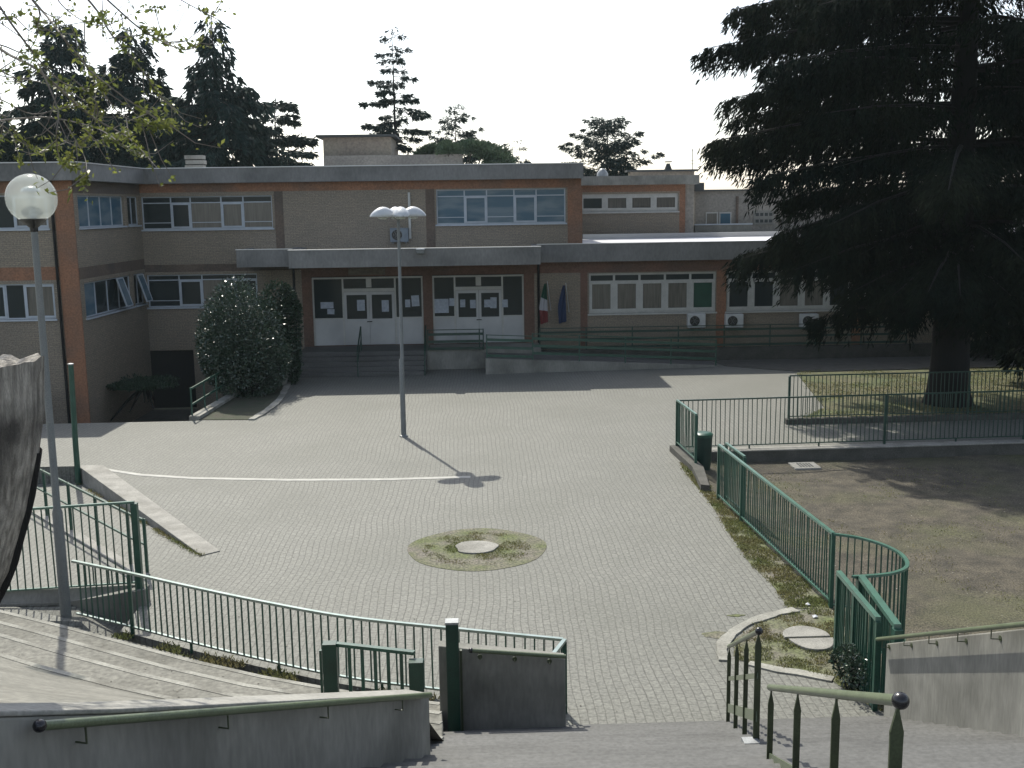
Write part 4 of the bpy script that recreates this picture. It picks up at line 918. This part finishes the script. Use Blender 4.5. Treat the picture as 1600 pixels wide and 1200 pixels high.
# weeds between railing and terrace
def arc_area(r, n):
    v = r.uniform(-.2, 6.2, n); s_ = r.uniform(.02, .32, n); k = mask_noise(v, s_, 1.3) > -.05; v, s_ = v[k], s_[k]
    return np.array([[*arc(a, b_), .0 + .05 * (b_ > .3)] for a, b_ in zip(v, s_)])
tag(quads('dry_weeds', tufts(900, arc_area, .03, .10, 22), 'grass'), 'dry weeds and moss in the gutter along the curved railing', 'weeds', kind='stuff')
# small dark bush by the gate
rng = np.random.default_rng(11)
def bush(name, label, c, r_, n, ln, wd, m='glossy_leaves', cat='bush', lumps=9, seed=1, group=None, trunk=True, shell=.55, up=.3, gap=0):
    rng = np.random.default_rng(seed); root = thing(name, (c[0], c[1], max(0, c[2] - r_[2])), label, cat, group); c = np.array(c); r_ = np.array(r_)
    L_ = c + rng.normal(0, .42, (lumps, 3)) * r_; Rl = rng.uniform(.45, .75, lumps)
    k = rng.integers(0, lumps, n); d = rng.normal(size=(n, 3)); d /= np.linalg.norm(d, axis=1, keepdims=True); rad = rng.uniform(shell, 1, n) ** .6
    P = L_[k] + d * rad[:, None] * r_ * Rl[k][:, None]; e = (P - c) / r_; nn = np.linalg.norm(e, axis=1); P = c + e / np.maximum(1, nn)[:, None] * r_ * rng.uniform(.93, 1.04, n)[:, None]
    P[:, 2] = np.maximum(P[:, 2], .03)
    quads('foliage', leaves(P, d * .7 + rng.normal(0, .5, (n, 3)) + [0, 0, up], rng.uniform(.7, 1.2, n) * ln, wd, rng), m, root)
    if trunk:
        q = MB()
        for j in range(min(lumps, 9)):
            p0 = Vector((c[0] + random.uniform(-.1, .1), c[1], max(0, c[2] - r_[2]))); p1 = Vector(L_[j]); q.tube([p0, p0.lerp(p1, .5) + Vector((0, 0, .1)), p1], [.05 * r_[0], .035 * r_[0], .012 * r_[0]], 6)
        q.build('stems', 'dark_bark', root)
    return root
bush('small_bush', 'small glossy dark shrub growing against the gate panel', (4.92, 13.35, .28), (.28, .40, .30), 1600, .05, .028, seed=2)
bush('large_bush', 'large rounded glossy bush left of the entrance steps', (-8.0, 37.6, 1.95), (1.6, 1.5, 2.15), 32000, .11, .05, lumps=22, seed=5, shell=.2)
bush('dark_bush', 'dark tall shrub behind the big glossy bush against the wall', (-7.25, 39.9, 1.75), (.95, 1.0, 2.0), 13000, .13, .06, 'dark_leaves', lumps=10, seed=6)
bush('court_shrub', 'dark low shrub in the shade at the corner of the sunken court', (-12.4, 40.5, -.6), (1.6, 1.4, 1.0), 5000, .14, .06, 'dark_leaves', lumps=8, seed=7)
bush('court_shrub', 'dark shrub at the foot of the left wing behind the steel post', (-16.3, 36.6, -.5), (1.9, .9, 1.2), 5000, .14, .06, 'dark_leaves', lumps=8, seed=9)

rng = np.random.default_rng(90)
def flat_bits(P, sz0, sz1):
    n = len(P); a = rng.uniform(0, 2 * pi, n); s_ = rng.uniform(sz0, sz1, n); V = np.zeros((n, 4, 3))
    for k in range(4): V[:, k, 0] = P[:, 0] + np.cos(a + k * pi / 2) * s_ * (1 if k % 2 else .6); V[:, k, 1] = P[:, 1] + np.sin(a + k * pi / 2) * s_ * (1 if k % 2 else .6); V[:, k, 2] = P[:, 2] + rng.uniform(.003, .012, n)
    return V
xs, ys_ = rng.uniform(-9, 5, 700), rng.uniform(12.8, 38, 700); kk = xs > -4.5; Pd = np.stack([xs[kk], ys_[kk], np.zeros(kk.sum())], 1)
Pt = []
for s0, z1 in prof_s[1:]:
    for _ in range(90): v = rng.uniform(-6, 5); p = arc(v, s0 + rng.uniform(.08, .62)); Pt.append((p[0], p[1], z1)) if p[0] < -.65 else None
for _ in range(160): x_ = rng.uniform(-.3, 4.6); k_ = rng.integers(0, 12); Pt.append((x_, 12.4 - k_ * tread - rng.uniform(0, .2), rise * (k_ + 1) - .12))
gx_, gy_ = 5.8 + 18 * rng.uniform(0, 1, 2600) ** 1.4, rng.uniform(11, 27.2, 2600); Pg = np.stack([gx_, gy_, [gz(a, b_) for a, b_ in zip(gx_, gy_)]], 1)
tag(quads('debris', flat_bits(np.concatenate([Pd, Pg, np.array(Pt)]), .006, .022), 'debris'), 'tiny leaves, pebbles and dust scattered on the paving and steps', 'debris', kind='stuff')
kx = rng.uniform(0, 1, 500) ** .7; Pk = np.stack([-10.2 + 5.0 * kx - .05 + rng.normal(0, .03, 500), 27.1 - 7.4 * kx, -.38 * (1 - kx) + .0 * kx], 1); Pk = Pk[mask_noise(Pk[:, 0], Pk[:, 1], 1.2) > -.1]
ex_ = np.repeat(Pk, 4, 0) + rng.normal(0, .03, (len(Pk) * 4, 3)) * [1, 1, 0]
tag(quads('kerb_weeds', leaves(ex_, rng.normal(0, .5, (len(ex_), 3)) + [0, 0, 1], .06, .012, rng), 'grass'), 'small weeds sprouting along the foot of the wedge kerb', 'weeds', kind='stuff')

# ================================================================ TREES
def conifer(name, label, base, Ht, Rf, zmin, nb, nleaf, ll, lw, seed, m='spruce_needles', up=.10, droop=.25, hang=.35, twf=.30, trunk_r=.35, extra=(), group=None, cat='tree', lean=(0, 0), wood='dark_bark', tw_per_m=2.6, curve=1.6, tiers=0):
    rng = np.random.default_rng(seed); root = thing(name, base, label, cat, group); base = np.array(base, float)
    Z = zmin + (Ht - zmin) * (np.arange(nb) / nb) ** 1.0 + rng.normal(0, .18, nb); Z = np.round(Z / tiers) * tiers + rng.normal(0, .10, nb) if tiers else Z; az = np.arange(nb) * 2.39996 + rng.normal(0, .35, nb)
    Lb = np.array([max(.25, Rf(min(1, max(0, (z - zmin) / (Ht - zmin))))) for z in Z]) * rng.uniform(.72, 1.12, nb)
    upv = rng.normal(up, .06, nb); dr = rng.normal(droop, .05, nb)
    if len(extra):
        ex = np.array(extra, float); Z = np.concatenate([Z, ex[:, 0]]); az = np.concatenate([az, ex[:, 1]]); Lb = np.concatenate([Lb, ex[:, 2]])
        upv = np.concatenate([upv, ex[:, 3]]); dr = np.concatenate([dr, ex[:, 4]])
    n2 = len(Z); q = MB()
    tp = lambda z: base[:2] + np.array(lean) * (z / Ht)
    q.tube([(base[0], base[1], base[2] - .1), (base[0], base[1], base[2] + .4)] + [(*tp(z), base[2] + z) for z in np.linspace(1.2, Ht, 8)], [trunk_r * 1.35, trunk_r * 1.08] + [trunk_r * max(.04, (1 - z / Ht)) for z in np.linspace(1.2, Ht, 8)], 12)
    for i in range(n2):
        o = tp(Z[i]); d = np.array([cos(az[i]), sin(az[i])]); pts = []
        for t_ in (0, .3, .65, 1): pts.append((*(o + d * Lb[i] * t_), base[2] + Z[i] + Lb[i] * (upv[i] * t_ - dr[i] * t_ ** curve)))
        rb = min(trunk_r * .3, .012 * Lb[i] + .012); q.tube(pts, [rb, rb * .7, rb * .4, rb * .12], 5, False)
    q.build('trunk', wood, root)
    w_ = Lb ** 1.75; k = rng.choice(n2, nleaf, p=w_ / w_.sum()); L_ = Lb[k]
    nt_ = np.maximum(3, (L_ * tw_per_m)).astype(int); t_ = rng.uniform(.06, 1, nleaf) ** .8; ti = np.floor(t_ * nt_); t_ = (ti + .5) / nt_
    hsh = np.sin(k * 12.9898 + ti * 78.233) * 43758.5453; hsh -= np.floor(hsh); hs2 = np.sin(k * 39.425 + ti * 11.135) * 24634.6345; hs2 -= np.floor(hs2)
    t_ = np.clip(t_ + (hsh - .5) / nt_, 0.02, 1); side = np.where(rng.random(nleaf) < .5, 1, -1)
    tl_ = twf * L_ * (1.08 - t_ * .85) * (.6 + .8 * np.where(side > 0, hs2, 1 - hs2)) + .18
    s_ = rng.uniform(0, 1, nleaf); ang = az[k] + side * (1.05 - .35 * t_)
    x = tp(0)[0] + lean[0] * Z[k] / Ht + np.cos(az[k]) * L_ * t_ + np.cos(ang) * tl_ * s_; y = tp(0)[1] + lean[1] * Z[k] / Ht + np.sin(az[k]) * L_ * t_ + np.sin(ang) * tl_ * s_
    z = base[2] + Z[k] + L_ * (upv[k] * t_ - dr[k] * t_ ** curve) - hang * .5 * tl_ * s_ ** 2
    sq = np.floor(s_ * 7); hh = np.sin(k * 3.17 + ti * 17.7 + sq * 5.3 + side) * 9631.7; hh -= np.floor(hh)
    hd = rng.random(nleaf) ** 1.4 * hang * (.35 + 1.1 * hh); z -= hd
    P = np.stack([x, y, z], 1) + rng.normal(0, .035, (nleaf, 3))
    Dv = np.stack([np.cos(ang), np.sin(ang), -.35 - 1.6 * hang * np.ones(nleaf)], 1) + rng.normal(0, .45, (nleaf, 3))
    quads('crown', leaves(P, Dv, rng.uniform(.7, 1.3, nleaf) * ll, lw, rng), m, root)
    return root
# big cedar on the right
cb = (14.9, 33.2, 0)
def cedR(f): return float(np.interp(f, [0, .12, .25, .4, .6, 1], [4.6, 5.3, 6.2, 6.6, 5.4, .6]))
ex = []
for px, py, Y, sgn in ((1150, 22, 33, 0), (1112, 82, 33, 0), (1150, 160, 32, 0), (1118, 228, 32.5, 0), (1130, 236, 34, 0), (1190, 285, 31.5, 0), (1222, 318, 33, 0), (1158, 412, 33, 0), (1172, 402, 33.6, 0), (1240, 430, 31, 0), (1200, 110, 31, 0), (1222, 372, 32, 0), (1175, 45, 34, 0), (1160, 190, 34, 0), (1700, 330, 32, 0), (1720, 250, 31, 0), (1335, 462, 30.5, 0), (1395, 470, 29.5, 0), (1360, 430, 31.5, 0), (1450, 465, 28.5, 0), (1500, 470, 28, 0), (1550, 470, 29, 0), (1470, 430, 30, 0), (1690, 420, 31, 0), (1640, 150, 30, 0)):
    p = at(px, py, Y); dx, dy = p.x - cb[0], p.y - cb[1]; L_ = math.hypot(dx, dy); dr = .20 if py < 350 else .26
    ex.append((p.z - L_ * (.10 - dr) + .15, math.atan2(dy, dx), L_, .10, dr))
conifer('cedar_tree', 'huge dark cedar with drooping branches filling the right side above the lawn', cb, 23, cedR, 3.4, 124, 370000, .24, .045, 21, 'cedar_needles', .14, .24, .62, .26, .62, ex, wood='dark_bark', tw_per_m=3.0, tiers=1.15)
def cone(r0, p=.9, top=.3): return lambda f: r0 * (1 - f) ** p + top
G1 = 'evergreens behind the school'
conifer('spruce_tree', 'tall dark spruce behind the left wing, furthest left', (-26.5, 60, 0), 14.2, cone(5.2), 4, 76, 42000, .42, .12, 31, hang=.5, group=G1)
conifer('spruce_tree', 'dark spruce with open tiers behind the globe lamp', (-21.6, 60, 0), 16.8, cone(5.3, .75), 4, 84, 50000, .42, .12, 32, hang=.4, group=G1)
conifer('spruce_tree', 'dark twin topped spruce between the other two left spruces', (-18.2, 61, 0), 16.2, cone(4.9, .7), 4, 86, 52000, .42, .12, 33, hang=.4, group=G1)
conifer('spruce_tree', 'dense pointed dark spruce with the sharpest top above the left wing', (-13.4, 59, 0), 16.3, lambda f: 5.4 * (1 - f) ** .78 + .25 if f < .75 else .55 + 4.0 * (1 - f) ** 1.1, 4, 90, 60000, .42, .13, 34, hang=.55, up=.02, group=G1)
conifer('cedar_tree', 'spreading flat branched cedar right of the dense pointed spruce', (-11.6, 66, 0), 12.9, lambda f: 4.9 * (1 - f * .8), 5, 46, 26000, .38, .12, 35, hang=.16, up=.10, droop=.16, group=G1)
conifer('cedar_tree', 'dark full evergreen filling the gap left of the dense pointed spruce', (-17.0, 66, 0), 12.5, cone(5.0, .6), 4, 60, 30000, .42, .12, 61, hang=.4, group=G1)
conifer('cedar_tree', 'dark full evergreen low behind the left spruces', (-24.0, 67, 0), 13.0, cone(5.0, .6), 4, 60, 30000, .42, .12, 62, hang=.4, group=G1)
conifer('cedar_tree', 'low dark evergreen just left of the beige box house', (-9.9, 60, 0), 9.9, cone(2.8, .5), 4, 40, 12000, .34, .09, 63, hang=.2, group=G1)
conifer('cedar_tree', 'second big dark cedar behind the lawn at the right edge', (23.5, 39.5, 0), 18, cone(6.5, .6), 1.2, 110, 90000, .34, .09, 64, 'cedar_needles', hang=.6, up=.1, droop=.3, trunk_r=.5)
conifer('cedar_tree', 'slender open tiered cedar standing alone above the roof', (-4.75, 69, 0), 17.5, lambda f: float(np.interp(f, [0, .3, .55, .8, .93, 1], [3.3, 2.5, 2.1, .95, .75, .2])) * (.75 + .45 * (sin(f * 47) > 0)), 6.5, 54, 20000, .30, .07, 36, hang=.14, up=.06, droop=.12, trunk_r=.22, group=G1, tw_per_m=2.0)
conifer('cedar_tree', 'small fine topped conifer behind the umbrella pine', (-1.2, 82, 0), 14.0, cone(2.6, .7), 8, 40, 9000, .32, .07, 37, hang=.15, up=.3, droop=.1, trunk_r=.2, group=G1)
conifer('cedar_tree', 'tiny sparse conifer just right of the umbrella pine', (2.75, 75, 0), 11.0, cone(1.9, .8), 7, 22, 2600, .30, .06, 38, hang=.12, up=.15, droop=.1, trunk_r=.15, group=G1)
conifer('cedar_tree', 'bushy bluish cedar above the recessed roof block', (8.6, 70, 0), 11.7, lambda f: 3.0 * (1 - f) ** .4 + .5, 6, 64, 17000, .32, .065, 39, hang=.10, up=.42, droop=.06, trunk_r=.3, group=G1)
# umbrella pine: lumpy flat dome
rng = np.random.default_rng(41); up_ = thing('umbrella_pine', (-.65, 65, 0), 'broad rounded umbrella pine crown just above the roof line', 'tree', G1)
n = 26000; L_ = np.stack([rng.uniform(-2.5, 2.5, 40), rng.uniform(-2.2, 2.2, 40), np.zeros(40)], 1); L_[:, 2] = 9.2 + .9 * np.sqrt(np.clip(1 - (L_[:, 0] / 2.75) ** 2 - (L_[:, 1] / 2.6) ** 2, 0, 1)) - .35
k = rng.integers(0, 40, n); d = rng.normal(size=(n, 3)); d[:, 2] = np.abs(d[:, 2]) * .8 - .15; d /= np.linalg.norm(d, axis=1, keepdims=True)
P = L_[k] + d * rng.uniform(.4, 1, n)[:, None] * [.62, .62, .5] + [-.65, 65, 0]
quads('crown', leaves(P, d + [0, 0, .3], .22, .06, rng), 'pine_needles', up_)
q = MB().tube([(-.65, 65, 0), (-.6, 65, 5), (-.65, 65, 7.5)], [.3, .22, .18], 10)
for j in range(0, 40, 3): q.tube([(-.65, 65, 7.0), ((-.65 + L_[j, 0] - .65) / 2, 65 + L_[j, 1] / 2, 8), (L_[j, 0] - .65, 65 + L_[j, 1], L_[j, 2])], [.1, .06, .03], 5)
q.build('trunk', 'bark', up_)

# near spring tree: twigs hanging in at upper left
rng = np.random.default_rng(51)
stree = thing('spring_tree', (-5.9, 7.4, 3.2), 'near tree with arching bare twigs and fresh yellow green leaves hanging in at upper left', 'tree')
q = MB(); tq = MB(); q.tube([(-5.9, 7.4, 2.8), (-5.8, 7.5, 5.0), (-5.5, 7.6, 7.2), (-5.0, 7.7, 9.5)], [.2, .17, .13, .08], 12)
lf = []
def twig(pts, r0, nleaf, ydep=8.0, sub=True, clump=.5):
    """pts pixel polyline"""
    Y = ydep + rng.uniform(-.7, .7); W_ = [at(p[0], p[1], Y + .25 * i * rng.uniform(-.6, .6)) for i, p in enumerate(pts)]; W_ = smooth_pts(W_, 5)
    tq.tube(W_, [r0 * (1 - .75 * i / len(W_)) for i in range(len(W_))], 5); n = len(W_)
    for j in range(nleaf):
        t_ = clump + (1 - clump) * rng.random() ** .7; i = min(n - 2, int(t_ * (n - 1))); c = W_[i]
        m_ = rng.integers(2, 6)
        for _ in range(m_): lf.append((c + Vector(rng.normal(0, .015, 3)), Vector(rng.normal(0, .6, 3)) + (W_[i + 1] - W_[i]).normalized() * .6 + Vector((0, 0, .25))))
    if sub:
        for j in range(max(2, n // 4)):
            i = int(rng.uniform(.2, .98) * (n - 1)); c = W_[i]; d = (W_[min(n - 1, i + 1)] - W_[max(0, i - 1)]).normalized(); sdv = Vector(rng.normal(0, 1, 3)); sdv -= d * sdv.dot(d); sdv.normalize(); L2 = rng.uniform(.12, .42)
            e = c + (d * .55 + sdv * .75 + Vector((0, 0, -.1))) * L2; mdl = c.lerp(e, .5) + Vector((0, 0, -.12 * L2)); tq.tube([c, mdl, e], [.004, .003, .0018], 4)
            for _ in range(rng.integers(3, 8)):
                pp_ = e if rng.random() < .6 else mdl; lf.append((pp_ + Vector(rng.normal(0, .018, 3)), Vector(rng.normal(0, .6, 3)) + d * .6 + Vector((0, 0, .3))))
T = [([(-420, -250), (-200, -120), (-20, 60), (60, 110), (140, 180), (200, 215), (245, 262)], .016, 22), ([(-300, -300), (-60, -120), (60, 10), (100, 60), (140, 110), (165, 150)], .013, 16),
     ([(-200, -320), (60, -80), (145, 8), (175, 55), (215, 100), (250, 150), (275, 172)], .013, 16), ([(-60, -260), (110, -60), (190, 20), (235, 55), (290, 78), (320, 60)], .009, 14),
     ([(100, -160), (220, -40), (290, 4), (325, 20), (346, 17)], .006, 5), ([(-300, 60), (-60, 60), (0, 70), (40, 82), (60, 50), (52, 30)], .008, 10), ([(-350, 120), (-80, 150), (0, 178), (30, 214), (60, 237), (84, 228)], .009, 14),
     ([(-350, 60), (-90, 120), (0, 155), (50, 178), (100, 168), (125, 165)], .008, 12), ([(-350, 160), (-60, 190), (20, 186), (80, 184), (150, 200), (190, 225), (222, 246)], .010, 22),
     ([(-200, -200), (-40, -40), (20, 40), (60, 92), (100, 130), (150, 140), (190, 118)], .010, 18), ([(-40, -200), (70, -30), (110, 20), (160, 40), (215, 18), (256, 10)], .007, 12),
     ([(60, 100), (90, 170), (88, 210), (95, 250), (120, 262)], .007, 18), ([(110, 120), (150, 160), (145, 200), (112, 240), (98, 262)], .007, 20), ([(140, 110), (178, 140), (205, 160), (255, 190), (280, 198)], .006, 15),
     ([(165, 150), (190, 180), (230, 195), (262, 200)], .005, 14), ([(-100, 200), (-20, 190), (15, 205), (28, 240), (32, 258)], .006, 8), ([(60, 190), (90, 215), (130, 230), (165, 220), (200, 205)], .006, 20),
     ([(-300, -80), (-60, 20), (0, 30), (30, 25), (60, 8)], .006, 10), ([(-100, -100), (50, 0), (60, 45), (100, 40), (150, 30), (165, 22)], .006, 10), ([(-300, 100), (-60, 110), (10, 120), (70, 130), (120, 150), (160, 180)], .007, 20),
     ([(-80, 100), (-10, 110), (20, 105), (60, 85)], .006, 8), ([(100, 190), (130, 240), (135, 268), (128, 285)], .004, 8), ([(170, 60), (215, 55), (238, 50), (262, 60)], .005, 8)]
for pts, r0, nlf in T: twig(pts, r0 * .95, int(nlf * 1.7), ydep=rng.uniform(7.2, 8.8))
q.build('trunk', 'bark', stree); tq.build('branches', 'twig', stree)
for a_, b2 in (((-5.5, 7.6, 7.2), at(-300, -300, 8)), ((-5.6, 7.55, 6.6), at(-420, -100, 8)), ((-5.8, 7.5, 5.6), at(-350, 140, 8)), ((-5.3, 7.65, 8.0), at(-60, -300, 8))):
    MB().tube([a_, tuple((Vector(a_) + b2) / 2 + Vector((0, 0, .15))), tuple(b2)], [.06, .045, .02], 8).build('limb', 'bark', stree)
Pn = np.array([list(a_) for a_, _ in lf]); Dn = np.array([list(d_) for _, d_ in lf])
quads('leaves', leaves(Pn, Dn, rng.uniform(.025, .06, len(Pn)), .022, rng, .1), 'spring_leaves', stree)

# broken trunk at the left edge
tk = thing('broken_trunk', (-3.1, 6, 3.6), 'thick barkless broken tree trunk leaning in at the left edge', 'tree trunk')
prof = [(3.4, -3.45, .17), (3.9, -3.15, .20), (4.35, -2.93, .24), (4.7, -2.86, .29), (5.0, -2.84, .345), (5.25, -2.82, .37), (5.55, -2.82, .385)]
nk = 48; vs = []
for zi in range(len(prof) * 5 - 4):
    i = min(zi // 5, len(prof) - 2); t_ = zi / 5 - i; z = prof[i][0] * (1 - t_) + prof[i + 1][0] * t_; cx = prof[i][1] * (1 - t_) + prof[i + 1][1] * t_; r_ = prof[i][2] * (1 - t_) + prof[i + 1][2] * t_
    for k in range(nk):
        a = 2 * pi * k / nk; rr = r_ * (1 + .05 * mnoise.noise(Vector((cos(a) * 2.2, sin(a) * 2.2, z * .4))) * 2) - .02 * (mnoise.noise(Vector((cos(a) * 9, sin(a) * 9, z * .9))) > .25)
        zt = z + (.05 * mnoise.noise(Vector((cos(a) * 3, sin(a) * 3, 5))) + .04 * cos(a)) * (z - 3.4) / 2.1
        vs.append((cx + cos(a) * rr, 6 + sin(a) * rr, zt))
nr = len(vs) // nk; fs = [(i * nk + k, i * nk + (k + 1) % nk, (i + 1) * nk + (k + 1) % nk, (i + 1) * nk + k) for i in range(nr - 1) for k in range(nk)]
cidx = len(vs); vs.append((prof[-1][1], 6, 5.50)); fs += [((nr - 1) * nk + k, (nr - 1) * nk + (k + 1) % nk, cidx) for k in range(nk)]
q = MB().add(vs, fs); q.smooth = True; q.build('wood', 'bare_wood', tk)
q = MB(); vs = []; mm = 10
for zi in range(13):
    z = 3.5 + zi * .13; i = max(j for j in range(len(prof) - 1) if prof[j][0] <= z); t_ = (z - prof[i][0]) / (prof[i + 1][0] - prof[i][0]); cx = prof[i][1] * (1 - t_) + prof[i + 1][1] * t_; r_ = (prof[i][2] * (1 - t_) + prof[i + 1][2] * t_) + .022 + .012 * mnoise.noise(Vector((z * 9, 0, 0)))
    for k in range(mm + 1): a = .10 + .75 * k / mm; r2 = r_ - (.04 if k in (0, mm) else 0); vs.append((cx + cos(a) * r2, 6 + sin(a) * r2, z))
q.add(vs, [(i * (mm + 1) + k, i * (mm + 1) + k + 1, (i + 1) * (mm + 1) + k + 1, (i + 1) * (mm + 1) + k) for i in range(12) for k in range(mm)]); q.smooth = True; q.build('bark', 'dark_bark', tk)

# ================================================================ BUILDINGS BEHIND
def simple_window(parent, x, z, y, w_, h_, m='dark_glass'):
    f = MB().box(x - w_ / 2 - .06, x + w_ / 2 + .06, y - .04, y, z - h_ / 2 - .06, z + h_ / 2 + .06).build('window', 'white_frame', parent)
    MB().box(x - w_ / 2, x + w_ / 2, y - .05, y - .041, z - h_ / 2, z + h_ / 2).build('pane', m, f)
hb = thing('house', (-6, 64, 0), 'beige box shaped house with a thin dark flat roof behind the school', 'house')
hx0 = at(505, 230, 64).x; hz = at(505, 215, 64).z
MB().box(hx0, hx0 + 3.9, 64, 70, 0, hz).build('wall', 'cream_wall', hb)
MB().box(hx0 - .35, hx0 + 4.2, 63.6, 70.4, hz + .001, hz + .13).build('roof', 'roof_dark', hb)
MB().box(hx0 + .1, hx0 + 8, 63.2, 63.9, 0, at(600, 242, 63).z).build('lower_wall', 'beige_wall', hb)
fb = thing('apartment_block', (20, 60, 0), 'low beige block with a dark roof edge beyond the school roof at right', 'building')
fx0, fx1 = at(1085, 300, 60).x, 34; fz = at(1160, 298, 60).z
MB().box(fx0, fx1, 60, 70, 0, fz).build('wall', 'beige_wall', fb)
MB().box(fx0 - .1, fx1, 59.8, 70, fz + .001, fz + .08).build('roof', 'roof_dark', fb)
px_ = at(1152, 300, 60).x; MB().box(px_ - .06, px_ + .06, 59.9, 59.999, 0, fz - .3).build('drainpipe', 'brown_render', fb)
ba = at(1084, 352, 59.3); bb_ = at(1172, 352, 59.3)
bal = MB().box(ba.x, bb_.x, 59.0, 59.99, ba.z - .5, ba.z).build('balcony', 'concrete', fb); MB().box(ba.x - .02, bb_.x + .05, 58.95, 59.05, ba.z + .001, ba.z + .07).build('balcony_rail', 'grey_frame', bal)
for px, w_, h_, m_ in ((1112, .55, .6, 'curtain_glass'), (1133, .55, .6, 'sky_painted_glass')):
    p = at(px, 342, 60); simple_window(fb, p.x, p.z, 60, w_, h_, m_)
p = at(1193, 340, 60); gf = MB().box(p.x - .55, p.x + .55, 59.93, 59.99, p.z - .38, p.z + .38).build('vent_grid', 'concrete', fb)
q = MB()
for i in range(4):
    for j in range(2): q.box(p.x - .46 + i * .25, p.x - .28 + i * .25, 59.92, 59.929, p.z - .27 + j * .36, p.z - .10 + j * .36)
q.build('openings', 'roof_dark', gf)
sb_ = thing('roof_house', (10, 58, 0), 'small cream roof structure with dark eaves behind the recessed block', 'building')
sx0, sx1 = at(985, 270, 59).x, at(1085, 270, 59).x; sz_ = at(1040, 268, 59).z
MB().box(sx0, sx1, 59, 59.8, 0, sz_).build('wall', 'cream_wall', sb_); MB().box(sx0 - .2, sx1 + .15, 58.8, 59.8, sz_ + .001, sz_ + .1).build('roof', 'roof_dark', sb_)
p = at(1044, 260, 59.4); ch = MB().lathe((p.x, 59.4, sz_ + .1), [(.22, 0), (.10, .3), (.10, .34)], 8).build('chimney', 'roof_dark', sb_); MB().box(p.x - .17, p.x + .17, 59.2, 59.6, sz_ + .5, sz_ + .55).build('chimney_cap', 'roof_dark', ch)
cx_ = at(1092, 290, 59.5); MB().box(cx_.x - .25, cx_.x + .25, 59.3, 59.79, fz, cx_.z + .15).build('chimney', 'roof_dark', fb)
def antenna(px, ptop, pbot, Y, label, els):
    a, b_ = at(px, pbot, Y), at(px, ptop, Y); r = thing('tv_antenna', (a.x, Y, a.z), label, 'antenna', 'television antennas on the roofs')
    MB().tube([a - Vector((0, 0, .3)), b_], .022, 5).build('mast', 'lamp_pole', r)
    for e, w_ in els: z = a.z + (b_.z - a.z) * e; MB().tube([(a.x - w_, Y, z), (a.x + w_, Y, z)], .013, 4).build('element', 'lamp_pole', r)
antenna(1082, 232, 264, 59.5, 'tall thin antenna at the corner of the cream roof structure', ((.25, .16), (.4, .12), (.9, .05)))
antenna(1172, 262, 298, 60.5, 'antenna in the middle of the low beige block roof', ((.65, .3), (.72, .35), (.8, .25)))
antenna(1196, 280, 298, 60.5, 'short antenna at the cedar side of the low beige block roof', ((.3, .25), (.6, .3), (.9, .25)))
antenna(44, 36, 262, 70, 'very tall thin mast among the left spruces', ((.02, .05),))
p = at(950, 270, 51); q = MB().lathe((p.x, 53.2, tz_ - .12), [(.28, 0), (.28, .25), (.15, .45), (.08, .5)], 10); tag(q.build('roof_vent', 'galvanised'), 'small pale roof vent on the recessed block', 'roof vent')

# litter
rng = np.random.default_rng(77)
for px, py, lb in ((1335, 1128, 'crumpled white scrap at the foot of the gate panel'), (1262, 945, 'white scrap in the weeds by the garden railing end'), (1274, 964, 'small white scrap beside the far slab half')):
    p = gr(px, py, .02); q = MB(); s_ = .05 if py < 1000 else .09
    vs = [(p.x + s_ * cos(a) * rng.uniform(.6, 1.2), p.y + s_ * sin(a) * rng.uniform(.6, 1.2), .012 + rng.uniform(0, .03)) for a in np.linspace(0, 2 * pi, 7, endpoint=False)] + [(p.x, p.y, .06), (p.x, p.y, .01)]
    q.add(vs, [(k, (k + 1) % 7, 7) for k in range(7)] + [((k + 1) % 7, k, 8) for k in range(7)]); tag(q.build('paper_scrap', 'white_scrap'), lb, 'litter', 'scraps of litter')

# ================================================================ GLARE HAZE
hz_ = bpy.data.materials.new('haze'); hz_.use_nodes = True; t = hz_.node_tree; t.nodes.remove(t.nodes['Principled BSDF'])
pv = t.nodes.new('ShaderNodeVolumePrincipled'); pv.inputs['Color'].default_value = (.80, .96, 1, 1); pv.inputs['Density'].default_value = .00018; pv.inputs['Anisotropy'].default_value = .35
t.links.new(pv.outputs[0], t.nodes['Material Output'].inputs['Volume']); MATS['haze'] = hz_
tag(MB().box(-60, 60, -12, 110, -4.0, 26).build('haze', 'haze'), 'thin pale haze volume added over the whole yard for a lens glare veil', 'haze', kind='stuff')  # scattering volume added to lift the facade the way lens glare does
